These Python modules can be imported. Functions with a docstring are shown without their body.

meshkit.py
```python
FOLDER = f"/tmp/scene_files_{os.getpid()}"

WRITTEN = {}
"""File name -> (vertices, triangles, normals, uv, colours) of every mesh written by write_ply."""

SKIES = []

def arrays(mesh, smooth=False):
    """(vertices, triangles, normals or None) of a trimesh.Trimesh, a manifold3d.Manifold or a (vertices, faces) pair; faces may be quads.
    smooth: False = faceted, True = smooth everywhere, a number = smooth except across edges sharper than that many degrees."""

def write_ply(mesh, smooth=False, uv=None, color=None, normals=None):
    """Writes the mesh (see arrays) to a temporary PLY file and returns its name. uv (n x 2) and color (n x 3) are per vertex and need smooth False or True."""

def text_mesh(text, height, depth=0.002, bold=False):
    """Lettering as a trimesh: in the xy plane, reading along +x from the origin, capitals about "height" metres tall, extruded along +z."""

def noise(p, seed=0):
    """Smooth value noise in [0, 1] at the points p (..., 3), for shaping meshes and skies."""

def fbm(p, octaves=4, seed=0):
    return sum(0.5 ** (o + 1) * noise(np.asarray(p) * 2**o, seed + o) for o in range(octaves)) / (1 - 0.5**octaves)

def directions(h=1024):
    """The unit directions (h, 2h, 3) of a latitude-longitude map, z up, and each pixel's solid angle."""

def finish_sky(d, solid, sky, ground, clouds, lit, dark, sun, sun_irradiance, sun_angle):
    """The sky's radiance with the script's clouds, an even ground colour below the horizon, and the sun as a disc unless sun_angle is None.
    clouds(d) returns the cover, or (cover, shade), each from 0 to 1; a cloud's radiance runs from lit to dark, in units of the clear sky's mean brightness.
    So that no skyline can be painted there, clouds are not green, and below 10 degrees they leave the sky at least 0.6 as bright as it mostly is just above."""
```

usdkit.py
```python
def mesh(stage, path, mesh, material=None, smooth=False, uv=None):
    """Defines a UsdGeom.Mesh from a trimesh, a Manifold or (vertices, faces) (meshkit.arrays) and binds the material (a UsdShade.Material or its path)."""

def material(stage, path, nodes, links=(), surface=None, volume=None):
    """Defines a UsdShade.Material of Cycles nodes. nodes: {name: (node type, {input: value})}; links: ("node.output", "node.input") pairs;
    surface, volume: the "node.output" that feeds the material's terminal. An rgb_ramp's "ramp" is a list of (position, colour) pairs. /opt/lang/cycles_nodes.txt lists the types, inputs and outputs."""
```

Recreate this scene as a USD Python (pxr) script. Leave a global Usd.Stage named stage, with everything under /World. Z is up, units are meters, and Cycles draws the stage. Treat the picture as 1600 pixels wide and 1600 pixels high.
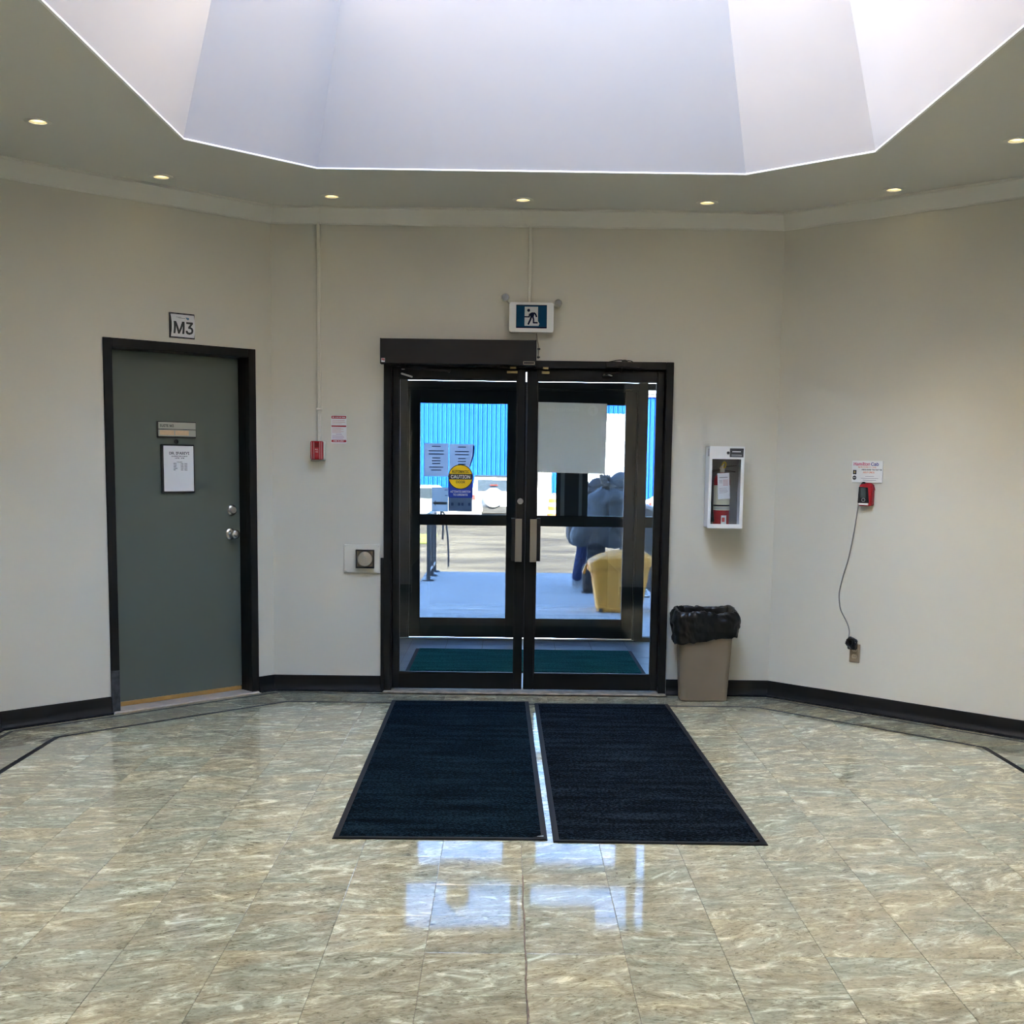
import sys, math, random
sys.path.insert(0, '/opt/lang')
import numpy as np, trimesh, usdkit, meshkit, manifold3d
from shapely.geometry import Polygon, Point, box as sbox, LineString
from shapely import affinity
from shapely.ops import unary_union
from pxr import Usd, UsdGeom, UsdLux, UsdShade, Gf, Sdf, Vt

random.seed(4)
rng = np.random.default_rng(4)
stage = Usd.Stage.CreateInMemory()
UsdGeom.SetStageUpAxis(stage, UsdGeom.Tokens.z)
UsdGeom.SetStageMetersPerUnit(stage, 1.0)
UsdGeom.Xform.Define(stage, '/World')

# ------------------------------------------------------------------ camera
EYE = 1.495
F_PX, CY, PITCH, ROLL, YAW = 1945.57, 947.67, 0.1185, 0.0131, 0.0050
cam = UsdGeom.Camera.Define(stage, '/World/camera')
cam.CreateHorizontalApertureAttr(36.0)
cam.CreateFocalLengthAttr(F_PX / 1600 * 36)
cam.CreateVerticalApertureOffsetAttr((CY - 800) / 1600 * 36)
cam.CreateClippingRangeAttr((0.05, 2000.0))
cam.CreateExposureAttr(6.6)
_F = np.array([math.sin(YAW), math.cos(YAW), 0]); _R = np.array([math.cos(YAW), -math.sin(YAW), 0]); _U = np.array([0, 0, 1.0])
_F2 = _F * math.cos(PITCH) - _U * math.sin(PITCH); _U2 = _U * math.cos(PITCH) + _F * math.sin(PITCH)
_R3 = _R * math.cos(ROLL) + _U2 * math.sin(ROLL); _U3 = _U2 * math.cos(ROLL) - _R * math.sin(ROLL)
cam.AddTransformOp().Set(Gf.Matrix4d(*_R3, 0, *_U3, 0, *(-_F2), 0, 0, 0, EYE, 1))

# ------------------------------------------------------------------ sky and sun
SUN_EL, SUN_AZ = math.radians(34), math.radians(21)        # the sun stands behind the building, low and a little to one side
SKY = 0.50
SUN = 6500.0
sky_mat = usdkit.material(stage, '/World/Looks/sky', {
    's': ('sky_texture', {'sky_type': 'multiple_scattering', 'sun_disc': False, 'sun_elevation': SUN_EL, 'sun_rotation': math.pi + SUN_AZ, 'air_density': 1.0, 'aerosol_density': 1.3}),
    'tc': ('texture_coordinate', {}),
    'n': ('noise_texture', {'scale': 3.0, 'detail': 5.0, 'roughness': 0.6}),
    'r': ('rgb_ramp', {'ramp': [(0.52, (0, 0, 0)), (0.75, (0.6, 0.6, 0.6))]}),
    'm': ('mix_color', {'b': (9.0, 9.2, 9.6)}),
    'b': ('background_shader', {'strength': SKY * 0.1})},
    [('tc.generated', 'n.vector'), ('n.fac', 'r.fac'), ('r.color', 'm.fac'), ('s.color', 'm.a'), ('m.result', 'b.color')], surface='b.background')
dome = UsdLux.DomeLight.Define(stage, '/World/sky_dome')
UsdShade.MaterialBindingAPI.Apply(dome.GetPrim()).Bind(sky_mat)
sun = UsdLux.DistantLight.Define(stage, '/World/sun')
sun.CreateIntensityAttr(SUN); sun.CreateAngleAttr(1.0); sun.CreateColorAttr(Gf.Vec3f(1.0, 0.85, 0.64))
_sd = np.array([math.sin(SUN_AZ) * math.cos(SUN_EL), -math.cos(SUN_AZ) * math.cos(SUN_EL), math.sin(SUN_EL)])   # towards the sun
_z = _sd; _x = np.cross([0, 0, 1.0], _z); _x /= np.linalg.norm(_x); _y = np.cross(_z, _x)
sun.AddTransformOp().Set(Gf.Matrix4d(*_x, 0, *_y, 0, *_z, 0, 0, 0, 0, 1))

# ------------------------------------------------------------------ naming helpers
used = {}
def numbered(parent, name):
    k = (parent, name)
    used[k] = used.get(k, -1) + 1
    return name if used[k] == 0 else f'{name}_{used[k]:03d}'

def data(prim, label=None, cat=None, group=None, kind=None):
    for k, v in (('label', label), ('category', cat), ('group', group), ('kind', kind)):
        if v: prim.SetCustomDataByKey(k, v)
    return prim

def thing(name, label, cat, loc=(0, 0, 0), rotz=0.0, group=None, kind=None):
    x = UsdGeom.Xform.Define(stage, '/World/' + numbered('/World', name))
    x.AddTranslateOp().Set(Gf.Vec3d(*map(float, loc)))
    if rotz: x.AddRotateZOp().Set(float(rotz))
    return data(x.GetPrim(), label, cat, group, kind)

def part(parent, name, mesh, mat, smooth=False, label=None, kind=None):
    path = str(parent.GetPath()) if parent is not None else '/World'
    m = usdkit.mesh(stage, path + '/' + numbered(path, name), mesh, M[mat] if isinstance(mat, str) else mat, smooth)
    return data(m.GetPrim(), label, kind=kind)

def solo(name, mesh, mat, label, cat, smooth=False, kind=None, group=None):
    p = part(None, name, mesh, mat, smooth)
    return data(p, label, cat, group, kind)

# ------------------------------------------------------------------ mesh helpers
def cat(*ms):
    return trimesh.util.concatenate([m for m in ms if m is not None])

def box(x0, x1, y0, y1, z0, z1, b=0.0):
    x0, x1 = min(x0, x1), max(x0, x1); y0, y1 = min(y0, y1), max(y0, y1); z0, z1 = min(z0, z1), max(z0, z1)
    if b <= 0:
        m = trimesh.creation.box((x1 - x0, y1 - y0, z1 - z0))
        m.apply_translation(((x0 + x1) / 2, (y0 + y1) / 2, (z0 + z1) / 2)); return m
    b = min(b, 0.45 * min(x1 - x0, y1 - y0, z1 - z0)); p = []
    for X, sx in ((x0, 1), (x1, -1)):
        for Y, sy in ((y0, 1), (y1, -1)):
            for Z, sz in ((z0, 1), (z1, -1)):
                p += [(X, Y + sy * b, Z + sz * b), (X + sx * b, Y, Z + sz * b), (X + sx * b, Y + sy * b, Z)]
    return trimesh.convex.convex_hull(np.array(p))

def move(m, *t):
    m = m.copy(); m.apply_translation(t); return m

def rot(m, a, axis, point=None):
    m = m.copy(); m.apply_transform(trimesh.transformations.rotation_matrix(a, axis, point)); return m

def extrude(poly, h, z0=0.0):
    ps = getattr(poly, 'geoms', [poly])
    m = cat(*[trimesh.creation.extrude_polygon(p, h, engine='earcut') for p in ps if p.area > 1e-9])
    m.apply_translation((0, 0, z0)); return m

def upright(m):
    """A shape drawn in the xy plane stood up to face -y (what was +z sticks out towards -y)."""
    return rot(m, math.pi / 2, (1, 0, 0))

def plate(poly, t, y=0.0):
    """A flat outline in (x, z) of thickness t whose back lies at y."""
    return move(upright(extrude(poly, t)), 0, y, 0)

def rrect(x0, x1, z0, z1, r, n=5):
    return sbox(x0 + r, z0 + r, x1 - r, z1 - r).buffer(r, quad_segs=n)

def lathe(profile, n=32):
    """profile: (radius, z) pairs, revolved about z."""
    return trimesh.creation.revolve(np.array(profile, float), sections=n)

def facing(m):
    """What was made along +z (a lathe) now sticks out towards -y."""
    return rot(m, math.pi / 2, (1, 0, 0))

def cyl(a, b, r, r2=None, n=16):
    a, b = np.array(a, float), np.array(b, float); d = b - a; L = np.linalg.norm(d)
    r2 = r if r2 is None else r2
    m = lathe([(0, 0), (r, 0), (r2, L), (0, L)], n)
    z = d / L; x = np.cross(z, (0, 0, 1.0) if abs(z[2]) < .9 else (1.0, 0, 0)); x /= np.linalg.norm(x)
    T = np.eye(4); T[:3, 0], T[:3, 1], T[:3, 2], T[:3, 3] = x, np.cross(z, x), z, a
    m.apply_transform(T); return m

def smooth_path(pts, n=8):
    pts = np.array(pts, float); P = np.vstack([2 * pts[0] - pts[1], pts, 2 * pts[-1] - pts[-2]]); out = []
    for i in range(1, len(P) - 2):
        for t in np.linspace(0, 1, n, endpoint=False):
            a, b, c, d = P[i - 1], P[i], P[i + 1], P[i + 2]
            out.append(.5 * (2 * b + (c - a) * t + (2 * a - 5 * b + 4 * c - d) * t * t + (3 * b - a - 3 * c + d) * t ** 3))
    out.append(pts[-1]); return np.array(out)

def tube(path, r, n=8):
    path = np.array(path, float); k = len(path)
    t = np.gradient(path, axis=0); t /= np.linalg.norm(t, axis=1, keepdims=True) + 1e-12
    up = np.array([0, 0, 1.0]) if abs(t[0][2]) < .9 else np.array([1.0, 0, 0])
    u = np.cross(t[0], up); u /= np.linalg.norm(u); rings = []
    rr = np.broadcast_to(r, (k,))
    for i in range(k):
        u = u - t[i] * (u @ t[i]); u /= np.linalg.norm(u); w = np.cross(t[i], u)
        a = np.linspace(0, 2 * np.pi, n, endpoint=False)[:, None]
        rings.append(path[i] + rr[i] * (np.cos(a) * u + np.sin(a) * w))
    v = np.vstack(rings + [path[:1], path[-1:]]); f = []
    for i in range(k - 1):
        for j in range(n):
            a, b = i * n + j, i * n + (j + 1) % n
            f += [(a, b, b + n), (a, b + n, a + n)]
    for j in range(n):
        f += [(k * n, (j + 1) % n, j), (k * n + 1, (k - 1) * n + j, (k - 1) * n + (j + 1) % n)]
    m = trimesh.Trimesh(v, f, process=False); m.fix_normals(); return m

def loft(sections):
    """Stacked rings of equal length; capped."""
    n = len(sections[0]); k = len(sections); v = np.vstack(list(sections) + [np.mean(sections[0], 0)[None], np.mean(sections[-1], 0)[None]]); f = []
    for i in range(k - 1):
        for j in range(n):
            a, b = i * n + j, i * n + (j + 1) % n
            f += [(a, b, b + n), (a, b + n, a + n)]
    for j in range(n):
        f += [(k * n, (j + 1) % n, j), (k * n + 1, (k - 1) * n + j, (k - 1) * n + (j + 1) % n)]
    m = trimesh.Trimesh(v, f, process=False); m.fix_normals(); return m

def ring_rr(hx, hy, r, z, n=8, cx=0, cy=0):
    p = np.array(sbox(-hx + r, -hy + r, hx - r, hy - r).buffer(r, quad_segs=n).exterior.coords)[:-1]
    return np.c_[p[:, 0] + cx, p[:, 1] + cy, np.full(len(p), z)]

def text(s, x, z, h, y, bold=False, align='c', width=None, t=0.0006, mirror=False):
    """Lettering that faces -y, its back at y; x is the centre (or the left end), z the base line."""
    m = meshkit.text_mesh(s, h, t, bold)
    w = m.bounds[1][0] - m.bounds[0][0]
    if width: m.apply_scale((width / w, 1, 1)); w = width
    m.apply_translation((-m.bounds[0][0] - (w / 2 if align == 'c' else 0), 0, 0))
    if mirror: m.apply_scale((-1, 1, 1)); m.invert()
    return move(upright(m), x, y, z)

def bars(rows, y, t=0.0006):
    """Lines of print too small to read: (x0, x1, z0, z1)."""
    return cat(*[box(a, b, y - t, y, c, d) for a, b, c, d in rows])

def hullspheres(a, ra, b, rb, n=16):
    A = manifold3d.Manifold.sphere(ra, n).translate(tuple(map(float, a))); B = manifold3d.Manifold.sphere(rb, n).translate(tuple(map(float, b)))
    return manifold3d.Manifold.batch_hull([A, B])

def skin(bones, res=0.02, it=8):
    m = manifold3d.Manifold.batch_boolean([hullspheres(*b) for b in bones], manifold3d.OpType.Add).refine_to_length(res).to_mesh()
    t = trimesh.Trimesh(m.vert_properties[:, :3], m.tri_verts, process=True)
    trimesh.smoothing.filter_taubin(t, iterations=it); return t

# ------------------------------------------------------------------ materials
M = {}
def mat(name, nodes, links, surface='p.BSDF'):
    M[name] = usdkit.material(stage, '/World/Looks/' + name, nodes, links, surface=surface); return M[name]

def plain(name, col, rough=0.5, metal=0.0, spec=0.5, vary=0.0, scale=6.0, bump=0.0, bscale=200.0, **kw):
    nodes = {'p': ('principled_bsdf', {'base_color': col, 'roughness': rough, 'metallic': metal, 'specular_ior_level': spec, **kw})}
    links = []
    if vary or bump: nodes['g'] = ('geometry', {})
    if vary:
        c = np.array(col)
        nodes['n'] = ('noise_texture', {'scale': scale, 'detail': 4.0})
        nodes['r'] = ('rgb_ramp', {'ramp': [(0.3, tuple(c * (1 - vary))), (0.7, tuple(np.minimum(c * (1 + vary), 1)))]})
        links += [('g.position', 'n.vector'), ('n.fac', 'r.fac'), ('r.color', 'p.base_color')]
    if bump:
        nodes['bn'] = ('noise_texture', {'scale': bscale, 'detail': 2.0})
        nodes['b'] = ('bump', {'strength': bump, 'distance': 0.002})
        links += [('g.position', 'bn.vector'), ('bn.fac', 'b.height'), ('b.normal', 'p.normal')]
    return mat(name, nodes, links)

plain('wall_paint', (0.62, 0.595, 0.505), 0.55, spec=0.3, vary=0.012, scale=1.5)
plain('ceiling_paint', (0.66, 0.655, 0.59), 0.6, spec=0.3, vary=0.01, scale=1.2)
plain('duct_paint', (0.66, 0.635, 0.545), 0.5)
plain('crown_paint', (0.70, 0.69, 0.62), 0.45, vary=0.01)
plain('well_paint', (0.375, 0.361, 0.358), 0.6, spec=0.3, vary=0.01, scale=1.0)
plain('bead_white', (0.88, 0.88, 0.88), 0.4)
plain('black_base', (0.008, 0.008, 0.0085), 0.4, spec=0.22, vary=0.2, bump=0.03, bscale=60)
plain('black_frame', (0.005, 0.005, 0.0055), 0.4, spec=0.3, vary=0.3, scale=12)
plain('bronze', (0.009, 0.0088, 0.008), 0.45, spec=0.3, vary=0.2, scale=9)
plain('operator_brown', (0.0125, 0.011, 0.010), 0.5, spec=0.3, vary=0.08)
plain('scuffed_metal', (0.06, 0.065, 0.07), 0.35, metal=0.4, vary=0.4, scale=30)
plain('door_green', (0.096, 0.116, 0.092), 0.42, vary=0.025, scale=2.0, bump=0.04, bscale=180)
plain('black_plastic', (0.012, 0.012, 0.013), 0.35)
plain('rubber', (0.006, 0.006, 0.0065), 0.7, spec=0.2)
plain('paper', (0.74, 0.74, 0.75), 0.6, vary=0.01)
plain('print_black', (0.03, 0.03, 0.035), 0.6)
plain('print_grey', (0.33, 0.33, 0.35), 0.6)
plain('print_red', (0.55, 0.06, 0.06), 0.5)
plain('print_pink', (0.62, 0.40, 0.40), 0.5)
plain('print_lilac', (0.52, 0.42, 0.56), 0.5)
plain('print_dark_red', (0.40, 0.035, 0.045), 0.45)
plain('print_navy', (0.045, 0.04, 0.22), 0.5)
plain('print_crimson', (0.55, 0.05, 0.13), 0.5)
plain('print_orange', (0.68, 0.20, 0.08), 0.5)
plain('print_gold', (0.35, 0.27, 0.10), 0.4)
plain('logo_blue', (0.10, 0.22, 0.36), 0.5)
plain('white_plastic', (0.76, 0.76, 0.74), 0.35)
plain('cream_plastic', (0.62, 0.60, 0.52), 0.4, vary=0.01)
plain('cream_metal', (0.60, 0.585, 0.53), 0.4, vary=0.02)
plain('plaque_grey', (0.42, 0.42, 0.36), 0.35, metal=0.2)
plain('peach', (0.66, 0.46, 0.28), 0.5, vary=0.06, scale=60)
plain('steel', (0.62, 0.60, 0.57), 0.22, metal=1.0)
plain('steel_brushed', (0.48, 0.46, 0.42), 0.38, metal=1.0, vary=0.05, scale=40)
plain('champagne', (0.30, 0.26, 0.20), 0.42, metal=0.55)
plain('brass', (0.55, 0.42, 0.20), 0.35, metal=1.0)
plain('gold_strip', (0.42, 0.24, 0.07), 0.45, metal=0.3, vary=0.1, scale=20)
plain('marble_sill', (0.46, 0.39, 0.325), 0.3, vary=0.12, scale=18)
plain('red_gloss', (0.36, 0.004, 0.008), 0.16, coat_weight=0.6)
plain('rib_pink', (0.50, 0.16, 0.17), 0.25)
plain('red_dark', (0.18, 0.003, 0.005), 0.25)
plain('red_phone', (0.42, 0.010, 0.018), 0.25, coat_weight=0.4)
plain('red_cylinder', (0.34, 0.012, 0.016), 0.25)
plain('cream_label', (0.66, 0.62, 0.46), 0.4)
plain('yellow_plastic', (0.62, 0.46, 0.03), 0.4)
plain('phone_screen', (0.075, 0.09, 0.08), 0.2)
plain('exit_blue', (0.002, 0.055, 0.125), 0.5, spec=0.1)
plain('exit_navy', (0.003, 0.008, 0.035), 0.5, spec=0.1)
plain('exit_white', (0.55, 0.58, 0.58), 0.4)
plain('lamp_glass', (0.30, 0.30, 0.29), 0.15)
plain('bin_taupe', (0.20, 0.16, 0.108), 0.45, vary=0.05, scale=8, bump=0.05, bscale=120)
plain('bag_black', (0.0035, 0.0038, 0.0045), 0.30, spec=0.35)
plain('outlet_brown', (0.30, 0.24, 0.17), 0.4)
plain('outlet_face', (0.66, 0.60, 0.48), 0.4)
plain('cord_grey', (0.24, 0.23, 0.21), 0.5)
plain('caution_yellow', (0.88, 0.60, 0.01), 0.35)
plain('caution_blue', (0.010, 0.045, 0.36), 0.35)
plain('print_white', (0.80, 0.80, 0.80), 0.4)
plain('poster_back', (0.60, 0.66, 0.63), 0.35, vary=0.01)
plain('poster_ghost', (0.65, 0.71, 0.68), 0.35)
plain('tape_grey', (0.22, 0.22, 0.21), 0.5)
plain('notice_dark', (0.035, 0.034, 0.032), 0.6)
plain('strip_marble', (0.012, 0.012, 0.013), 0.5, spec=0.06, vary=0.6, scale=25)
plain('grout', (0.22, 0.185, 0.14), 0.8, vary=0.3, scale=15)
plain('vestibule_paint', (0.50, 0.48, 0.42), 0.6)
plain('concrete', (0.42, 0.42, 0.42), 0.85, vary=0.08, scale=3, bump=0.2, bscale=120)
plain('concrete_line', (0.72, 0.72, 0.72), 0.8, vary=0.1, scale=10)
plain('siding_blue', (0.009, 0.080, 0.40), 0.6, spec=0.08, vary=0.05, scale=0.4)
plain('siding_white', (0.80, 0.80, 0.78), 0.5)
plain('trim_beige', (0.50, 0.46, 0.36), 0.6)
plain('flashing', (0.10, 0.10, 0.10), 0.5)
plain('rail_metal', (0.055, 0.057, 0.062), 0.4, vary=0.2, scale=15)
plain('rail_light', (0.42, 0.43, 0.45), 0.4)
plain('car_white', (0.55, 0.55, 0.54), 0.3)
plain('car_dark', (0.03, 0.035, 0.045), 0.2, coat_weight=0.6)
plain('car_glass', (0.03, 0.04, 0.05), 0.06)
plain('car_trim', (0.03, 0.03, 0.03), 0.5)
plain('tyre', (0.02, 0.02, 0.02), 0.8)
plain('tyre_cover', (0.66, 0.68, 0.66), 0.5)
plain('tail_red', (0.45, 0.03, 0.02), 0.25)
plain('drum_orange', (0.80, 0.20, 0.02), 0.5)
plain('drum_white', (0.85, 0.84, 0.78), 0.4)
plain('salt_yellow', (0.85, 0.35, 0.04), 0.5, vary=0.07, scale=6)
plain('jacket_grey', (0.085, 0.085, 0.088), 0.55, vary=0.35, scale=7, bump=0.4, bscale=25)
plain('jacket_brown', (0.060, 0.050, 0.047), 0.55, vary=0.3, scale=8, bump=0.4, bscale=25)
plain('fur', (0.16, 0.135, 0.115), 0.9, vary=0.5, scale=40)
plain('jeans', (0.022, 0.033, 0.10), 0.85, vary=0.2, scale=20)
plain('trousers_dark', (0.016, 0.018, 0.025), 0.85, vary=0.2, scale=20)
plain('sneaker', (0.38, 0.40, 0.44), 0.6)
plain('sole_white', (0.60, 0.60, 0.60), 0.6)
plain('boot_brown', (0.060, 0.042, 0.035), 0.6, vary=0.2, scale=25)
plain('skin', (0.42, 0.26, 0.19), 0.5)
plain('hair', (0.03, 0.022, 0.018), 0.7)
plain('grass', (0.16, 0.20, 0.03), 0.9, vary=0.35, scale=12)

def asphalt():
    mat('asphalt', {'g': ('geometry', {}), 'mp': ('mapping', {'mapping_type': 'point', 'scale': (0.30, 0.55, 1.0)}),
        'n': ('noise_texture', {'scale': 1.0, 'detail': 6.0, 'roughness': 0.62}), 'r': ('rgb_ramp', {'ramp': [(0.36, (0.050, 0.046, 0.040)), (0.50, (0.078, 0.071, 0.056)), (0.62, (0.125, 0.112, 0.084))]}),
        'n2': ('noise_texture', {'scale': 40.0, 'detail': 3.0}), 'b': ('bump', {'strength': 0.4, 'distance': 0.01}), 'p': ('principled_bsdf', {'roughness': 0.9, 'specular_ior_level': 0.1})},
        [('g.position', 'mp.vector'), ('mp.vector', 'n.vector'), ('n.fac', 'r.fac'), ('r.color', 'p.base_color'), ('g.position', 'n2.vector'), ('n2.fac', 'b.height'), ('b.normal', 'p.normal')])
asphalt()

def glass(name, tint, ior=1.75, rough=0.0):
    """A sheet whose faces let light straight through and mirror it by their angle."""
    mat(name, {'g': ('geometry', {}), 'f': ('fresnel', {'IOR': ior}), 'inv': ('math', {'math_type': 'subtract', 'value1': 1.0}), 'mul': ('math', {'math_type': 'multiply'}),
        't': ('transparent_bsdf', {'color': tint}), 'gl': ('glossy_bsdf', {'color': (1, 1, 1), 'roughness': rough}), 'mx': ('mix_closure', {})},
        [('g.backfacing', 'inv.value2'), ('inv.value', 'mul.value1'), ('f.fac', 'mul.value2'), ('mul.value', 'mx.fac'), ('t.BSDF', 'mx.closure1'), ('gl.BSDF', 'mx.closure2')], 'mx.closure')
glass('glass_inner', (0.93, 0.94, 0.95), 1.55)
glass('glass_outer', (0.265, 0.285, 0.305), 1.5)
glass('glass_clear', (0.97, 0.97, 0.97), 1.5)
glass('glass_roof', (0.97, 0.98, 0.98), 1.45)
glass('glass_cabinet', (0.93, 0.94, 0.95), 1.35)

def sheet(name, col, thru=0.5):
    """Paper that lets some light through."""
    mat(name, {'d': ('diffuse_bsdf', {'color': col}), 't': ('translucent_bsdf', {'color': col}), 'm': ('mix_closure', {'fac': thru})}, [('d.BSDF', 'm.closure1'), ('t.BSDF', 'm.closure2')], 'm.closure')
sheet('paper_backlit', (0.86, 0.87, 0.92), 0.6)
sheet('paper_arrow', (0.80, 0.83, 0.86), 0.6)
sheet('paper_dim', (0.40, 0.45, 0.52), 0.45)

mat('lamp_glow', {'e': ('emission', {'color': (1.0, 0.86, 0.50), 'strength': 0.24})}, [], 'e.emission')

def carpet(name, c0, c1, c2):
    mat(name, {'g': ('geometry', {}), 'n': ('noise_texture', {'scale': 85.0, 'detail': 2.0, 'roughness': 0.7}), 'n2': ('noise_texture', {'scale': 5.0, 'detail': 4.0}),
        'mp': ('mapping', {'mapping_type': 'point', 'scale': (0.5, 3.0, 1.0)}), 'mx': ('mix_float', {'fac': 0.35}),
        'r': ('rgb_ramp', {'ramp': [(0.40, c0), (0.50, c1), (0.60, c2)]}), 'b': ('bump', {'strength': 0.9, 'distance': 0.006}),
        'p': ('principled_bsdf', {'roughness': 0.95, 'specular_ior_level': 0.02, 'sheen_weight': 0.0})},
        [('g.position', 'n.vector'), ('g.position', 'mp.vector'), ('mp.vector', 'n2.vector'), ('n.fac', 'mx.a'), ('n2.fac', 'mx.b'), ('mx.result', 'r.fac'), ('r.color', 'p.base_color'), ('n.fac', 'b.height'), ('b.normal', 'p.normal')])
carpet('pile_navy', (0.0004, 0.0010, 0.0020), (0.0022, 0.0056, 0.0092), (0.009, 0.019, 0.027))
carpet('pile_charcoal', (0.0006, 0.0010, 0.0016), (0.0035, 0.0055, 0.0085), (0.015, 0.022, 0.030))
carpet('pile_green', (0.004, 0.045, 0.04), (0.008, 0.085, 0.075), (0.02, 0.13, 0.115))

def stone(name, tone=1.0):
    """Polished veined stone; every tile carries its own seed (angle, offset, tint)."""
    mat(name, {
        'g': ('geometry', {}), 'a': ('attribute', {'attribute': 'seed'}), 'sa': ('separate_xyz', {}),
        'vr': ('vector_rotate', {'rotate_type': 'z_axis'}), 'cx': ('combine_xyz', {}), 'mu': ('math', {'math_type': 'multiply', 'value2': 37.0}),
        'ad': ('vector_math', {'vector_math_type': 'add', 'math_type': 'add'}),
        'mp': ('mapping', {'mapping_type': 'point', 'scale': (3.6, 8.0, 1.0)}),
        'n1': ('noise_texture', {'scale': 1.7, 'detail': 6.0, 'roughness': 0.66, 'distortion': 1.6}),
        'r1': ('rgb_ramp', {'ramp': [(0.28, (0.235, 0.205, 0.145)), (0.42, (0.315, 0.292, 0.217)), (0.50, (0.355, 0.334, 0.255)), (0.57, (0.44, 0.42, 0.325)), (0.66, (0.68, 0.655, 0.53))]}),
        'n2': ('noise_texture', {'scale': 0.55, 'detail': 3.0, 'distortion': 0.6}),
        'r2': ('rgb_ramp', {'ramp': [(0.36, (0.90, 0.98, 0.93)), (0.5, (1.0, 1.0, 0.91)), (0.66, (1.10, 1.05, 0.88))]}),
        'mx': ('mix_color', {'blend_type': 'multiply', 'fac': 1.0, 'use_clamp': False}),
        'n3': ('noise_texture', {'scale': 5.5, 'detail': 7.0, 'roughness': 0.72, 'distortion': 2.2}),
        'r3': ('rgb_ramp', {'ramp': [(0.35, (0.36, 0.33, 0.28)), (0.43, (0.80, 0.78, 0.73)), (0.50, (1, 1, 1)), (0.66, (1.0, 1.0, 1.0)), (0.76, (1.28, 1.28, 1.24))]}),
        'mx2': ('mix_color', {'blend_type': 'multiply', 'fac': 0.9, 'use_clamp': False}),
        'n4': ('noise_texture', {'scale': 60.0, 'detail': 3.0}),
        'r4': ('rgb_ramp', {'ramp': [(0.3, (0.88, 0.88, 0.88)), (0.7, (1.1, 1.1, 1.1))]}),
        'mx3': ('mix_color', {'blend_type': 'multiply', 'fac': 0.8, 'use_clamp': False}),
        'tn': ('vector_math', {'math_type': 'scale'}),
        'nb': ('noise_texture', {'scale': 6.0, 'detail': 1.0}), 'b': ('bump', {'strength': 0.03, 'distance': 0.01}),
        'p': ('principled_bsdf', {'roughness': 0.055, 'specular_ior_level': 0.85})},
        [('a.vector', 'sa.vector'), ('g.position', 'vr.vector'), ('sa.x', 'vr.angle'), ('sa.y', 'mu.value1'), ('mu.value', 'cx.x'), ('mu.value', 'cx.y'), ('sa.y', 'cx.z'),
         ('vr.vector', 'mp.vector'), ('cx.vector', 'mp.location'), ('mp.vector', 'n1.vector'), ('mp.vector', 'n2.vector'), ('mp.vector', 'n3.vector'), ('g.position', 'n4.vector'),
         ('n1.fac', 'r1.fac'), ('n2.fac', 'r2.fac'), ('r1.color', 'mx.a'), ('r2.color', 'mx.b'), ('n3.fac', 'r3.fac'), ('mx.result', 'mx2.a'), ('r3.color', 'mx2.b'),
         ('n4.fac', 'r4.fac'), ('mx2.result', 'mx3.a'), ('r4.color', 'mx3.b'), ('mx3.result', 'tn.vector1'), ('sa.z', 'tn.scale'), ('tn.vector', 'p.base_color'),
         ('g.position', 'nb.vector'), ('nb.fac', 'b.height'), ('b.normal', 'p.normal')])
stone('tile_stone')
del_nodes = None

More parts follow.
